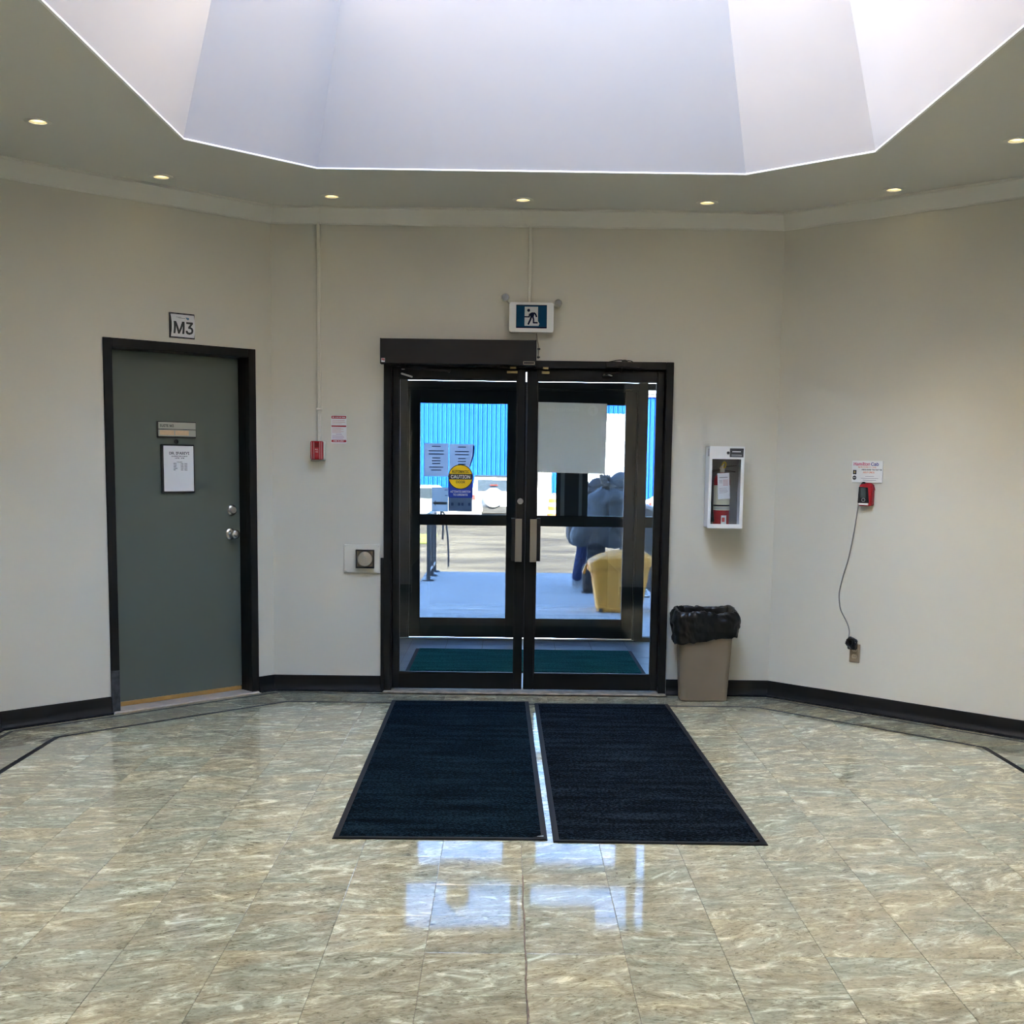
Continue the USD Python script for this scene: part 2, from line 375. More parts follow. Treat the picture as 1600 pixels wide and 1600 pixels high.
def seeded(prim, ang, off, tint):
    m = UsdGeom.Mesh(prim); n = len(m.GetPointsAttr().Get())
    UsdGeom.PrimvarsAPI(prim).CreatePrimvar('seed', Sdf.ValueTypeNames.Float3Array, 'vertex').Set(Vt.Vec3fArray([Gf.Vec3f(ang, off, tint)] * n))

# ================================================================== THE ROOM
D = 7.868
XL, XR = -1.476, 1.687                 # corners of the back wall
SL, SR = -2.730, 2.920                 # side walls
YL, YR = D - (XL - SL), D - (SR - XR)  # where the slanting walls meet the side walls
REAR = 2.14
ZC = 3.0
OCT = [(XL, D), (XR, D), (SR, YR), (SR, REAR + (SR - XR)), (XR, REAR), (XL, REAR), (SL, REAR + (XL - SL)), (SL, YL)]
OCTP = Polygon(OCT)
S2 = math.sqrt(.5)
VL = np.array([XL, D, 0.0]); VR = np.array([XR, D, 0.0])
def on_left(s, z=0.0, out=0.0):        # s metres along the left slanting wall from its far corner
    return VL + np.array([-S2, -S2, 0]) * s + np.array([S2, -S2, 0]) * out + np.array([0, 0, z])
def on_right(s, z=0.0, out=0.0):
    return VR + np.array([S2, -S2, 0]) * s + np.array([-S2, -S2, 0]) * out + np.array([0, 0, z])
OPEN = (-1.05, 1.25)                   # passage in the rear wall
TW = 0.15

def wall(name, length, label, holes=(), top=ZC, mat_='wall_paint'):
    """A wall of thickness TW in its own frame: x along it, room on -y."""
    p = sbox(-TW * 0.41, 0, length + TW * 0.41, top + 0.15)
    for h in holes: p = p.difference(sbox(*h))
    return plate(p, TW, TW)
def place_wall(name, a, ang, mesh, label):
    t = mesh.copy(); t = rot(t, ang, (0, 0, 1)); t.apply_translation((a[0], a[1], 0))
    return solo(name, t, 'wall_paint', label, 'wall', kind='structure')

EN = (-0.775, 1.025)                   # entrance frame, outer edges
EH = 2.098
place_wall('wall_back', (XL, D), 0, wall('b', XR - XL, '', [(EN[0] - XL, -1, EN[1] - XL, EH)]), 'beige painted back wall around the black entrance doors')
LL = (XL - SL) / S2
M3 = (0.122, 1.121, 2.137)
place_wall('wall_left', on_left(LL)[:2], math.pi / 4, wall('l', LL, '', [(LL - M3[1] + .004, -1, LL - M3[0] - .004, M3[2] - .004)]), 'beige slanting wall around the grey-green office door')
place_wall('wall_right', (XR, D), -math.pi / 4, wall('r', (SR - XR) / S2, ''), 'beige slanting wall with the red phone and small cab sign')
place_wall('wall_side_left', (SL, OCT[6][1]), math.pi / 2, wall('sl', YL - OCT[6][1], ''), 'beige side wall at the left edge of the picture')
place_wall('wall_side_right', (SR, YR), -math.pi / 2, wall('sr', YR - OCT[3][1], ''), 'beige side wall beyond the right edge of the picture')
place_wall('wall_rear_left', (XL, REAR), math.pi - math.pi / 4, wall('rl', LL, ''), 'beige slanting wall behind the camera on the left')
place_wall('wall_rear_right', (SR, OCT[3][1]), -math.pi + math.pi / 4, wall('rr', (SR - XR) / S2, ''), 'beige slanting wall behind the camera on the right')
place_wall('wall_rear', (XR, REAR), math.pi, wall('re', XR - XL, '', [(XR - OPEN[1], -1, XR - OPEN[0], 2.5)]), 'beige rear wall with the wide opening the camera looks through')
# passage behind the camera
solo('wall_passage', cat(box(-1.45, -1.3, -3, REAR - TW, 0, 2.6), box(1.5, 1.65, -3, REAR - TW, 0, 2.6), box(-1.45, 1.65, -3.15, -3, 0, 2.6), box(-1.45, 1.65, -3.15, REAR - TW, 2.6, 2.7)), 'wall_paint', 'beige passage walls behind the camera', 'wall', kind='structure')

# ceiling with the opening of the light well
WELL = [(-1.025, 6.80), (1.24, 6.80), (1.772, 6.274), (1.765, 3.76), (1.21, 3.20), (-1.0, 3.20), (-1.585, 3.77), (-1.58, 6.219)]
LIGHTS = [(-2.172, 5.936), (-1.914, 7.049), (-1.046, 7.501), (0.07, 7.524), (1.152, 7.532), (2.12, 7.109), (2.359, 6.02)]
cp = OCTP.buffer(0.1, join_style=2).difference(Polygon(WELL))
for x, y in LIGHTS: cp = cp.difference(Point(x, y).buffer(0.040, quad_segs=8))
solo('ceiling', extrude(cp, 0.06, ZC), 'ceiling_paint', 'pale grey ceiling ring around the big octagonal light well', 'ceiling', kind='structure')

def inset_poly(poly, ds):
    """Each edge i of a clockwise polygon moved inwards by ds[i]; returns the new corners."""
    n = len(poly); L = []
    for i in range(n):
        a, b = np.array(poly[i]), np.array(poly[(i + 1) % n]); t = (b - a) / np.linalg.norm(b - a); nn = np.array([t[1], -t[0]])
        L.append((a + nn * ds[i], t))
    out = []
    for i in range(n):
        (p, t), (q, u) = L[i - 1], L[i]
        k = np.linalg.solve(np.array([t, -u]).T, q - p); out.append(tuple(p + t * k[0]))
    return out
WH = 3.0
kd = [0.22, 0.29, 0.27, 0.29, 0.22, 0.29, 0.27, 0.29]
TOP = inset_poly(WELL, [k * WH for k in kd])
OUT0 = inset_poly(WELL, [-0.08] * 8); OUT1 = inset_poly(TOP, [-0.08] * 8)
well = thing('wall_skylight', 'tall white tapering light well above the lobby', 'skylight well', kind='structure')
for i in range(8):
    j = (i + 1) % 8
    v = [(*WELL[i], ZC), (*WELL[j], ZC), (*TOP[j], ZC + WH), (*TOP[i], ZC + WH), (*OUT0[i], ZC + .07), (*OUT0[j], ZC + .07), (*OUT1[j], ZC + WH), (*OUT1[i], ZC + WH)]
    m = trimesh.Trimesh(np.array(v), [(0, 1, 2), (0, 2, 3), (5, 4, 7), (5, 7, 6), (4, 5, 1), (4, 1, 0), (3, 2, 6), (3, 6, 7), (1, 5, 6), (1, 6, 2), (4, 0, 3), (4, 3, 7)], process=False)
    m.fix_normals(); part(well, 'panel', m, 'well_paint')
bead = thing('trim_1', 'thin white corner bead edging the light well opening', 'trim', kind='structure')
W2 = inset_poly(WELL, [0.004] * 8); W3 = inset_poly(WELL, [-0.008] * 8)
for i in range(8):
    j = (i + 1) % 8
    part(bead, 'bead', extrude(Polygon([W2[i], W2[j], W3[j], W3[i]]), 0.008, ZC - 0.003), 'bead_white')
roof = thing('window_1', 'glazed skylight frame at the top of the light well', 'skylight', kind='structure')
TP = Polygon(TOP); cx0, cy0 = TP.centroid.x, TP.centroid.y
part(roof, 'pane', extrude(TP.buffer(0.03, join_style=2), 0.01, ZC + WH + 0.03), 'glass_roof')
part(roof, 'frame', extrude(TP.buffer(0.06, join_style=2).difference(TP.buffer(-0.03, join_style=2)), 0.09, ZC + WH), 'bead_white')
bx0, by0, bx1, by1 = TP.bounds
part(roof, 'glazing_bar', box(cx0 - .02, cx0 + .02, by0 + .02, by1 - .02, ZC + WH - .01, ZC + WH + .03), 'bead_white')
part(roof, 'glazing_bar', box(bx0 + .02, bx1 - .02, cy0 - .02, cy0 + .02, ZC + WH - .01, ZC + WH + .03), 'bead_white')

# crown moulding: a profile swept along each wall, mitred
def swept(a, b, ta, tb, prof):
    """Profile of (out from the wall, z) pairs from corner a to corner b; ta, tb: inward shift of the corner per unit of out."""
    P = np.array(prof); va = np.array([[a[0] + ta[0] * o, a[1] + ta[1] * o, z] for o, z in P]); vb = np.array([[b[0] + tb[0] * o, b[1] + tb[1] * o, z] for o, z in P])
    return loft([va, vb])
def mitre(i):
    p, c, n = (np.array(OCT[(i + k) % 8]) for k in (-1, 0, 1))
    t1 = (c - p) / np.linalg.norm(c - p); t2 = (n - c) / np.linalg.norm(n - c)
    n1, n2 = np.array([t1[1], -t1[0]]), np.array([t2[1], -t2[0]]); return (n1 + n2) / (1 + n1 @ n2)
CROWN = [(0, 2.903), (0.010, 2.903), (0.012, 2.912), (0.022, 2.920), (0.045, 2.945), (0.066, 2.972), (0.074, 2.985), (0.085, 2.988), (0.085, ZC), (0, ZC)]
WN = ['back', 'right', 'side_right', 'rear_right', 'rear', 'rear_left', 'side_left', 'left']
crown = thing('trim_2', 'painted crown moulding along the top of the walls', 'crown moulding', kind='structure')
for i in range(8):
    part(crown, 'crown_length', swept(OCT[i], OCT[(i + 1) % 8], mitre(i), mitre(i + 1), CROWN), 'crown_paint', 25)
BASE = [(0, 0.012), (0.022, 0.012), (0.018, 0.020), (0.011, 0.034), (0.009, 0.05), (0.009, 0.094), (0.006, 0.101), (0, 0.101)]
TOE = [(0.002, 0), (0.034, 0), (0.034, 0.006), (0.024, 0.0115), (0.002, 0.0115)]
def base_piece(i, s0, s1):
    a, b = np.array(OCT[i]), np.array(OCT[(i + 1) % 8]); L = np.linalg.norm(b - a); t = (b - a) / L; nn = np.array([t[1], -t[0]])
    A, ta = (a, mitre(i)) if s0 is None else (a + t * s0, nn); B, tb = (b, mitre(i + 1)) if s1 is None else (b - t * s1, nn)
    return swept(A, B, ta, tb, BASE), swept(A, B, ta, tb, TOE)
def baseboard(name, label, pieces):
    t = thing('baseboard_' + name, label, 'baseboard', kind='structure')
    for p in pieces:
        m, k = base_piece(*p)
        part(t, 'skirting', m, 'black_base', 30); part(t, 'toe_strip', k, 'strip_marble', 30)
baseboard('back', 'black skirting along the back wall either side of the entrance', [(0, None, XR - EN[0] + .006), (0, EN[1] - XL + .006, None)])
baseboard('right', 'black skirting along the slanting wall under the phone', [(1, None, None)])
baseboard('left', 'black skirting either side of the office door', [(7, None, M3[1] + .003), (7, LL - M3[0] + .003, None)])
baseboard('side_left', 'black skirting along the left side wall', [(6, None, None)])
baseboard('side_right', 'black skirting along the right side wall', [(2, None, None)])
baseboard('rear_left', 'black skirting of the slanting wall behind the camera on the left', [(5, None, None)])
baseboard('rear_right', 'black skirting of the slanting wall behind the camera on the right', [(3, None, None)])
baseboard('rear', 'black skirting of the rear wall beside the passage opening', [(4, None, OPEN[1] - XL), (4, XR - OPEN[0], None)])

# ------------------------------------------------------------------ floor
floor = thing('floor', 'polished veined stone tile floor in beige and pale green with black border strips', 'floor', kind='structure')
part(floor, 'mortar_bed', cat(extrude(OCTP.buffer(0.0), 0.08, -0.0835), box(OPEN[0], OPEN[1], REAR - TW, REAR, -0.0835, -0.0035), box(-1.3, 1.5, -3, REAR - TW, -0.0835, -0.0035)), 'grout')
def tile_mesh(poly, z=0.0, ch=0.0012, th=0.012, tilt=(0, 0)):
    poly = poly.simplify(0.001); q = poly.buffer(-ch, join_style=2)
    if q.is_empty or q.geom_type != 'Polygon' or len(q.exterior.coords) != len(poly.exterior.coords):
        return extrude(poly, th, z - th)
    a = np.array(poly.exterior.coords)[:-1]; b = np.array(q.exterior.coords)[:-1]
    if (LineString([a[0], a[1]]).length > 0) and np.linalg.norm(a[0] - b[0]) > 4 * ch: return extrude(poly, th, z - th)
    n = len(a); c = poly.centroid
    zt = z + (b[:, 0] - c.x) * tilt[0] + (b[:, 1] - c.y) * tilt[1]
    v = np.vstack([np.c_[a, np.full(n, z - th)], np.c_[a, np.full(n, z - ch * .7)], np.c_[b, zt]]); f = []
    for k in (0, n):
        for j in range(n): f += [(k + j, k + (j + 1) % n, k + n + (j + 1) % n), (k + j, k + n + (j + 1) % n, k + n + j)]
    for j in range(1, n - 1): f.append((2 * n, 2 * n + j, 2 * n + j + 1))
    m = trimesh.Trimesh(v, f, process=False)
    if m.face_normals[-1][2] < 0: m.invert()
    return m
def add_tile(parent, name, poly, tint=None, small=0.28):
    m = tile_mesh(poly, tilt=tuple(rng.normal(0, 0.0006, 2)))
    p = part(parent, name, m, 'tile_stone')
    seeded(p, float(rng.normal(-0.26, 0.17)), float(rng.uniform(0, 1)), tint or float(np.clip(rng.normal(1.0, 0.045), 0.88, 1.2)))
    return p
G, T = 0.0011, 0.3048
FIELD = OCTP.buffer(-0.3785, join_style=2)
tx, ty = 0.0715, 3.3301
tiles = []; rest = []
for i in range(-10, 11):
    for j in range(-22, 16):
        x, y = tx + i * T, ty + j * T
        cell = sbox(x + G / 2, y + G / 2, x + T - G / 2, y + T - G / 2)
        p = cell.intersection(FIELD)
        if p.is_empty or p.geom_type != 'Polygon' or p.area < 2e-4: continue
        c = p.centroid
        (tiles if c.y > 2.75 and abs(c.x - 0.07) < 0.46 * c.y + 0.25 else rest).append(p)
for p in tiles: add_tile(floor, 'tile', p)
PASS = unary_union([sbox(OPEN[0], REAR - TW, OPEN[1], REAR + 0.40), sbox(-1.3, -3, 1.5, REAR - TW)]).difference(FIELD.buffer(.002))
for i in range(-6, 6):
    for j in range(-22, 0):
        x, y = tx + i * T, ty + j * T
        p = sbox(x + G / 2, y + G / 2, x + T - G / 2, y + T - G / 2).intersection(PASS)
        if p.geom_type == 'Polygon' and p.area > 2e-4: rest.append(p)
ms = [tile_mesh(p) for p in rest]
r_ = part(floor, 'tile_remainder', cat(*ms), 'tile_stone', kind='stuff')
sd = np.concatenate([np.repeat([[rng.normal(-.26, .17), rng.uniform(0, 1), np.clip(rng.normal(1, .06), .86, 1.2)]], len(m.vertices), 0) for m in ms])
UsdGeom.PrimvarsAPI(r_).CreatePrimvar('seed', Sdf.ValueTypeNames.Float3Array, 'vertex').Set(Vt.Vec3fArray.FromNumpy(sd.astype(np.float32)))
# black strips and border stones run along each wall
def border(d0, d1, piece, name, mat_):
    for i in range(8):
        a0, b0 = (np.array(OCT[k % 8]) for k in (i, i + 1)); L = np.linalg.norm(b0 - a0); t = (b0 - a0) / L; nn = np.array([t[1], -t[0]])
        m0, m1 = mitre(i), mitre(i + 1)
        sa0, sb0 = (m0 * d0) @ t, L + (m1 * d0) @ t; sa1, sb1 = (m0 * d1) @ t, L + (m1 * d1) @ t
        lo, hi = max(sa0, sa1), min(sb0, sb1); k = max(1, round((hi - lo) / piece)); cuts = np.linspace(lo, hi, k + 1)[1:-1]
        e0 = [sa0 + G] + [c for c in cuts for _ in (0, 1)] + [sb0 - G]; e1 = [sa1 + G] + [c for c in cuts for _ in (0, 1)] + [sb1 - G]
        for q in range(k):
            u0, u1, w0, w1 = e0[2 * q] + G / 2, e0[2 * q + 1] - G / 2, e1[2 * q] + G / 2, e1[2 * q + 1] - G / 2
            pts = [a0 + t * u0 + nn * d0, a0 + t * u1 + nn * d0, a0 + t * w1 + nn * d1, a0 + t * w0 + nn * d1]
            poly = Polygon(pts)
            mid = poly.centroid
            if i == 4 and OPEN[0] - .05 < mid.x < OPEN[1] + .05: continue
            if mat_ == 'tile_stone': add_tile(floor, name, poly, float(np.clip(rng.normal(.80, .04), .7, .9)))
            else: part(floor, name, tile_mesh(poly), mat_)
border(0.3475, 0.3775, 0.61, 'black_strip', 'strip_marble')
border(0.0865, 0.3465, T, 'border_tile', 'tile_stone')
border(0.0615, 0.0855, 0.61, 'black_strip', 'strip_marble')
border(0.0345, 0.0605, T, 'edge_tile', 'tile_stone')
# a worn, filled crack runs along the joint below the gap of the mats
ck = []
for k in range(60):
    y = 4.35 - k * 0.025
    ck.append((tx + 0.001 + 0.002 * math.sin(k * .45) + rng.normal(0, .0008), y, -0.0006))
part(floor, 'joint_filler', tube(np.array(ck), [0.0018 + 0.0022 * rng.random() * (0.4 + 0.6 * k / 60) for k in range(60)], 6), 'filler' if 'filler' in M else plain('filler', (0.17, 0.115, 0.08), 0.7, vary=0.3, scale=40), True)

# ------------------------------------------------------------------ recessed lamps
LLAB = ['recessed ceiling spotlight at the far left of the picture', 'recessed ceiling spotlight, second from the left, above the office door sign',
        'recessed ceiling spotlight above the cable duct of the fire alarm', 'recessed ceiling spotlight in the middle, above the exit sign',
        'recessed ceiling spotlight above the extinguisher cabinet', 'recessed ceiling spotlight, second from the right, above the cab sign', 'recessed ceiling spotlight cut by the right edge of the picture']
def spotlight(loc, label):
    t = thing('ceiling_spotlight', label, 'spotlight', loc, group='recessed spotlights around the light well')
    part(t, 'trim_ring', lathe([(0.036, 0.010), (0.040, -0.004), (0.050, -0.006), (0.062, -0.003), (0.063, 0.0), (0.041, 0.0), (0.038, 0.012)], 32), 'crown_paint', 40)
    part(t, 'baffle', lathe([(0.034, 0.012), (0.036, 0.0), (0.039, 0.0), (0.039, 0.058), (0.0, 0.058), (0.0, 0.054), (0.035, 0.054), (0.034, 0.012)], 24), 'champagne', 30)
    part(t, 'lamp', lathe([(0, 0.016), (0.020, 0.014), (0.029, 0.020), (0.030, 0.026), (0.0, 0.03)], 24), 'lamp_glow', True)
    return t
first = spotlight((LIGHTS[0][0], LIGHTS[0][1], ZC), LLAB[0])
for k in range(1, 7):
    x = UsdGeom.Xform.Define(stage, '/World/' + numbered('/World', 'ceiling_spotlight'))
    x.AddTranslateOp().Set(Gf.Vec3d(LIGHTS[k][0], LIGHTS[k][1], ZC))
    p = x.GetPrim(); p.GetReferences().AddInternalReference(first.GetPath()); p.SetInstanceable(True)
    x.GetOrderedXformOps()[0].Set(Gf.Vec3d(LIGHTS[k][0], LIGHTS[k][1], ZC))
    data(p, LLAB[k], 'spotlight', 'recessed spotlights around the light well')

# ================================================================== OFFICE DOOR on the left slanting wall
# local frame: x to the right along the wall (-s), y into the wall, z up
def at_left(name, label, cat_, s, z, kind=None, group=None): return thing(name, label, cat_, on_left(s, z), 45, group, kind)
def at_right(name, label, cat_, s, z, kind=None, group=None): return thing(name, label, cat_, on_right(s, z), -45, group, kind)
def at_back(name, label, cat_, x, z, kind=None, group=None): return thing(name, label, cat_, (x, D, z), 0, group, kind)
fr = at_left('trim_3', 'black steel frame around the grey-green office door', 'door frame', 0, 0, 'structure')
s0, s1, fh = M3
FW = 0.052
part(fr, 'jamb', cat(box(-s1, -s1 + FW, -.012, .0, 0.25, fh, .002), box(-s1 + .004, -s1 + FW, 0, .15, 0.25, fh - .004)), 'black_frame')
part(fr, 'jamb_foot', cat(box(-s1, -s1 + FW, -.0125, .0, 0.0, .25, .002), box(-s1 + .004, -s1 + FW, 0, .15, 0.0, .25)), 'scuffed_metal', label='scuffed bare metal foot of the jamb')
part(fr, 'jamb', cat(box(-s0 - FW, -s0, -.012, .0, 0.0, fh, .002), box(-s0 - FW, -s0 - .004, 0, .15, 0.0, fh - .004), box(-s0 - FW - .001, -s0 - FW + .004, .03, .04, 0, fh - FW)), 'black_frame')
part(fr, 'head', cat(box(-s1 + FW, -s0 - FW, -.012, .0, fh - FW, fh, .002), box(-s1 + FW, -s0 - FW, 0, .15, fh - FW, fh - .004)), 'black_frame')
part(fr, 'stop', cat(box(-s1 + FW, -s1 + FW + .014, .142, .15, 0, fh - FW), box(-s0 - FW - .014, -s0 - FW, .142, .15, 0, fh - FW), box(-s1 + FW, -s0 - FW, .142, .15, fh - FW - .016, fh - FW), box(-s1 + FW, -s0 - FW, .142, .15, .012, .03)), 'black_frame')
part(fr, 'sill', box(-s1 + .01, -s0 - .01, -.03, .16, 0.0005, 0.012, .003), 'marble_sill', label='pinkish marble door sill')
DX0, DX1, DY = -s1 + FW + .003, -s0 - FW - .003, 0.100
d1 = at_left('door_1', 'closed grey-green flush office door on the left', 'door', 0, 0, 'structure')
part(d1, 'leaf', box(DX0, DX1, DY, DY + .042, 0.040, fh - FW - .003, .002), 'door_green')
part(d1, 'bottom_strip', box(DX0 + .003, DX1 - .003, DY - .004, DY + .040, 0.0135, 0.038, .002), 'gold_strip', label='golden strip under the door')
def rosette(x, z, r, h): return move(facing(lathe([(0, 0), (r, 0), (r, h * .3), (r * .86, h * .75), (r * .6, h), (0, h)], 32)), x, DY, z)
db = part(d1, 'deadbolt', rosette(-.236, 1.153, .034, .014), 'steel', 40)
part(db, 'cylinder', move(facing(lathe([(0, .012), (.021, .012), (.021, .022), (.017, .026), (.006, .026), (.006, .022), (0, .022)], 28)), -.236, DY, 1.153), 'steel_brushed', 40)
kn = part(d1, 'knob', move(facing(lathe([(0, .006), (.012, .006), (.011, .028), (.016, .036), (.026, .044), (.029, .054), (.027, .064), (.018, .070), (0, .071)], 36)), -.246, DY, 1.004), 'steel', 50)
part(kn, 'rosette', rosette(-.246, 1.004, .036, .012), 'steel', 40)
part(d1, 'peephole', move(facing(lathe([(0, 0), (.014, 0), (.014, .004), (.008, .006), (.007, .003), (0, .003)], 24)), -.614, DY, 1.567), 'black_plastic', 40)
part(d1, 'hinge', cat(*[cyl((DX0 - .002, DY - .006, z), (DX0 - .002, DY - .006, z + .09), .006) for z in (.25, 1.0, 1.8)]), 'black_frame', 40)

# things on and by the office door
pq = at_left('name_plaque', 'small grey plaque reading SUITE M3 with two peach stickers', 'plaque', 0.611, 1.639)
PY = DY - .001
part(pq, 'plate', box(-.131, .128, PY - .009, PY, -.049, .046, .001), 'black_plastic')
part(pq, 'face', cat(box(-.124, .124, PY - .011, PY - .008, .002, .042), box(-.124, .124, PY - .011, PY - .008, -.041, -.002)), 'plaque_grey')
part(pq, 'sticker', box(-.115, -.022, PY - .0116, PY - .011, -.034, -.006), 'peach')
part(pq, 'sticker', box(-.014, .076, PY - .0116, PY - .011, -.034, -.006), 'peach')
part(pq, 'lettering', text('SUITE M3', -.115, .014, .014, PY - .011, True, 'l', .092), 'print_black')
nt = at_left('hours_notice', 'white office hours sheet in a black frame under the plaque', 'notice', 0.609, 1.407)
part(nt, 'frame', box(-.111, .110, PY - .014, PY, -.145, .144, .002), 'black_plastic')
part(nt, 'sheet', box(-.098, .101, PY - .0155, PY - .013, -.134, .135), 'paper')
TYY = PY - .0155
lett = [text('DR. IFABIYI', .006, .084, .0155, TYY, True, 'c', .134), text('CLOSED FOR LUNCH', .006, .071, .0062, TYY, True, 'c', .106), text('12PM- 1PM', .007, .060, .0062, TYY, True, 'c', .062), text('HOURS:', .008, .037, .006, TYY, False, 'c', .037)]
for k, (a, b) in enumerate((('MON:', '9am-5pm'), ('TUES', '9am-5pm'), ('WED', '9am-5pm'), ('THURS', '9am-5pm'), ('FRI', '9am-12pm'))):
    lett += [text(a, -.034, .028 - k * .0095, .0055, TYY, True, 'l'), text(b, .014, .028 - k * .0095, .0055, TYY, True, 'l', .044)]
part(nt, 'lettering', cat(*lett), 'print_black')
ms3 = at_left('suite_sign', 'curled white sign reading M3 with black border above the office door', 'sign', 0.622, 2.238)
def curved(x0, x1, z0, z1, bulge, y, t=.001, n=28):
    zs = np.linspace(z0, z1, n); k = (zs - z0) / (z1 - z0)
    yy = y - bulge * np.sin(np.pi * k) + 0
    A = np.array([[(x0, yy[i], zs[i]), (x1, yy[i], zs[i]), (x1, yy[i] + t, zs[i]), (x0, yy[i] + t, zs[i])] for i in range(n)])
    return loft(list(A))
part(ms3, 'backing', box(-.083, .083, -.006, 0, -.072, .072, .001), 'print_black')
part(ms3, 'sheet', curved(-.074, .078, -.065, .064, .012, -.0065), 'paper', 60)
def bend(m, z0, z1, bulge, y):
    v_, f_ = trimesh.remesh.subdivide_to_size(m.vertices, m.faces, 0.012); m = trimesh.Trimesh(v_, f_); k = np.clip((m.vertices[:, 2] - z0) / (z1 - z0), 0, 1); v = m.vertices.copy(); v[:, 1] += y - bulge * np.sin(np.pi * k); m.vertices = v; return m
part(ms3, 'lettering', bend(text('M3', .003, -.045, .066, 0, True, 'c', .128), -.065, .064, .012, -.0072), 'print_black')
part(ms3, 'logo_text', bend(cat(bars([(-.042, -.008, .046, .049), (-.028, .018, .041, .044)], 0)), -.065, .064, .012, -.0072), 'print_grey', kind='stuff')
part(ms3, 'logo', bend(plate(Polygon([(.022, .049), (.042, .047), (.042, .040), (.034, .033), (.024, .040)]), .0006), -.065, .064, .012, -.0072), 'logo_blue')

# ================================================================== BACK WALL THINGS
# fire alarm pull station, its cable duct and its card
duct = at_back('cable_duct', 'thin beige cable duct running down to the fire alarm box', 'cable duct', -1.178, 1.585)
def raceway(z0, z1, w=.020, d=.012): return plate(Polygon([(-w / 2, z0), (w / 2, z0), (w / 2, z1), (-w / 2, z1)]), d)
part(duct, 'duct', box(-.010, .010, -.024, 0, 0, 1.318, .003), 'duct_paint')
part(duct, 'coupling', box(-.0165, .0165, -.028, 0, .192, .206, .002), 'duct_paint')
def crown_patch(x0, x1, w2=None):
    """A cover piece that follows the crown moulding's face."""
    pr = [(o + .012, z) for o, z in CROWN[1:8]]
    w2 = w2 or (x0, x1); k = len(pr); v = []
    for i, (o, z) in enumerate(pr):
        f = i / (k - 1); v += [(x0 + (w2[0] - x0) * f, -o, z - 1.585), (x1 + (w2[1] - x1) * f, -o, z - 1.585), (x1 + (w2[1] - x1) * f, -o + .03, z - 1.585), (x0 + (w2[0] - x0) * f, -o + .03, z - 1.585)]
    return loft(list(np.array(v).reshape(k, 4, 3)))
part(duct, 'crown_piece', crown_patch(-.013, .013), 'crown_paint')
pull = at_back('fire_alarm_pull', 'red fire alarm pull station below the cable duct', 'fire alarm', -1.186, 1.525)
part(pull, 'back_box', box(-.043, .045, -.045, 0, -.060, .060, .004), 'cream_plastic')
part(pull, 'housing', box(-.042, .038, -.062, -.040, -.054, .060, .006), 'red_gloss')
for x in (-.035, -.020, .017, .029):
    part(pull, 'rib', box(x - .003, x + .004, -.068, -.06, -.052, .057, .003), 'rib_pink', 20)
h_ = part(pull, 'handle', cat(box(-.013, .013, -.072, -.058, -.040, .022, .004)), 'red_phone', 20)
part(h_, 'lettering', cat(text('PULL', 0, .004, .009, -.072, True, 'c', .020), text('FIRE', 0, -.010, .007, -.072, True, 'c', .018)), 'print_pink')
part(pull, 'recess', box(-.015, .015, -.0635, -.058, .022, .050), 'red_dark')
card = at_back('fire_card', 'small white card with red bars beside the fire alarm', 'card', -1.058, 1.661)
part(card, 'card', plate(rrect(-.048, .048, -.087, .086, .004), .0015), 'paper')
part(card, 'bar', plate(rrect(-.046, .046, .066, .083, .003), .0006, -.0015), 'print_dark_red')
part(card, 'bar', plate(rrect(-.046, .046, .015, .024, .002), .0006, -.0015), 'print_dark_red')
part(card, 'bar', plate(rrect(-.046, .046, -.080, -.066, .003), .0006, -.0015), 'print_dark_red')
part(card, 'lettering', cat(text('IN CASE OF FIRE', 0, .0705, .0075, -.0021, True, 'c', .080), text('FIRE ALARM', -.002, -.0765, .0065, -.0021, True, 'c', .062)), 'print_white')
rows = []
for z in (.058, .052, .046, .040, .034): rows.append((-.042, .042 - .006 * rng.random() - (.02 if z < .036 else 0), z - .0012, z + .0012))
part(card, 'print', bars(rows, -.0015), 'print_pink', kind='stuff')
rows = [(-.042, .030 - .02 * rng.random(), z - .0014, z + .0014) for z in (.007, .000, -.007, -.014, -.021)]
part(card, 'print', bars(rows, -.0015), 'print_pink', kind='stuff')
part(card, 'print', bars([(-.018, .018, -.033, -.029)] + [(-.042, .02 + .015 * rng.random(), z - .0014, z + .0014) for z in (-.040, -.046, -.052, -.058)], -.0015), 'print_lilac', kind='stuff')

# push plate
pp = at_back('door_push_plate', 'beige wall plate with square steel push button left of the entrance', 'push button', -0.912, 0.852)
part(pp, 'cover_plate', box(-.115, .115, -.012, 0, -.091, .091, .003), 'duct_paint')
for x in (-.102, .102):
    for z in (-.078, .078): part(pp, 'screw', move(facing(lathe([(0, 0), (.004, 0), (.003, .002), (0, .002)], 12)), x, -.012, z), 'cream_plastic')
part(pp, 'frame', cat(box(-.038, .078, -.040, -.006, .050, .058), box(-.038, .078, -.040, -.006, -.058, -.050), box(-.038, -.030, -.040, -.006, -.05, .05), box(.070, .078, -.040, -.006, -.05, .05)), 'black_plastic')
part(pp, 'back_plate', box(-.03, .07, -.020, -.008, -.05, .05), 'champagne')
bt = part(pp, 'button', move(facing(lathe([(0, .016), (.049, .016), (.049, .026), (.046, .032), (.040, .034), (0, .034)], 40)), .020, -.008, 0), 'steel_brushed', 30)
part(bt, 'lettering', cat(text('PUSH', .020, -.016, .007, -.042, True, 'c', .030), text('TO OPEN', .020, -.030, .007, -.042, True, 'c', .052)), 'print_grey')
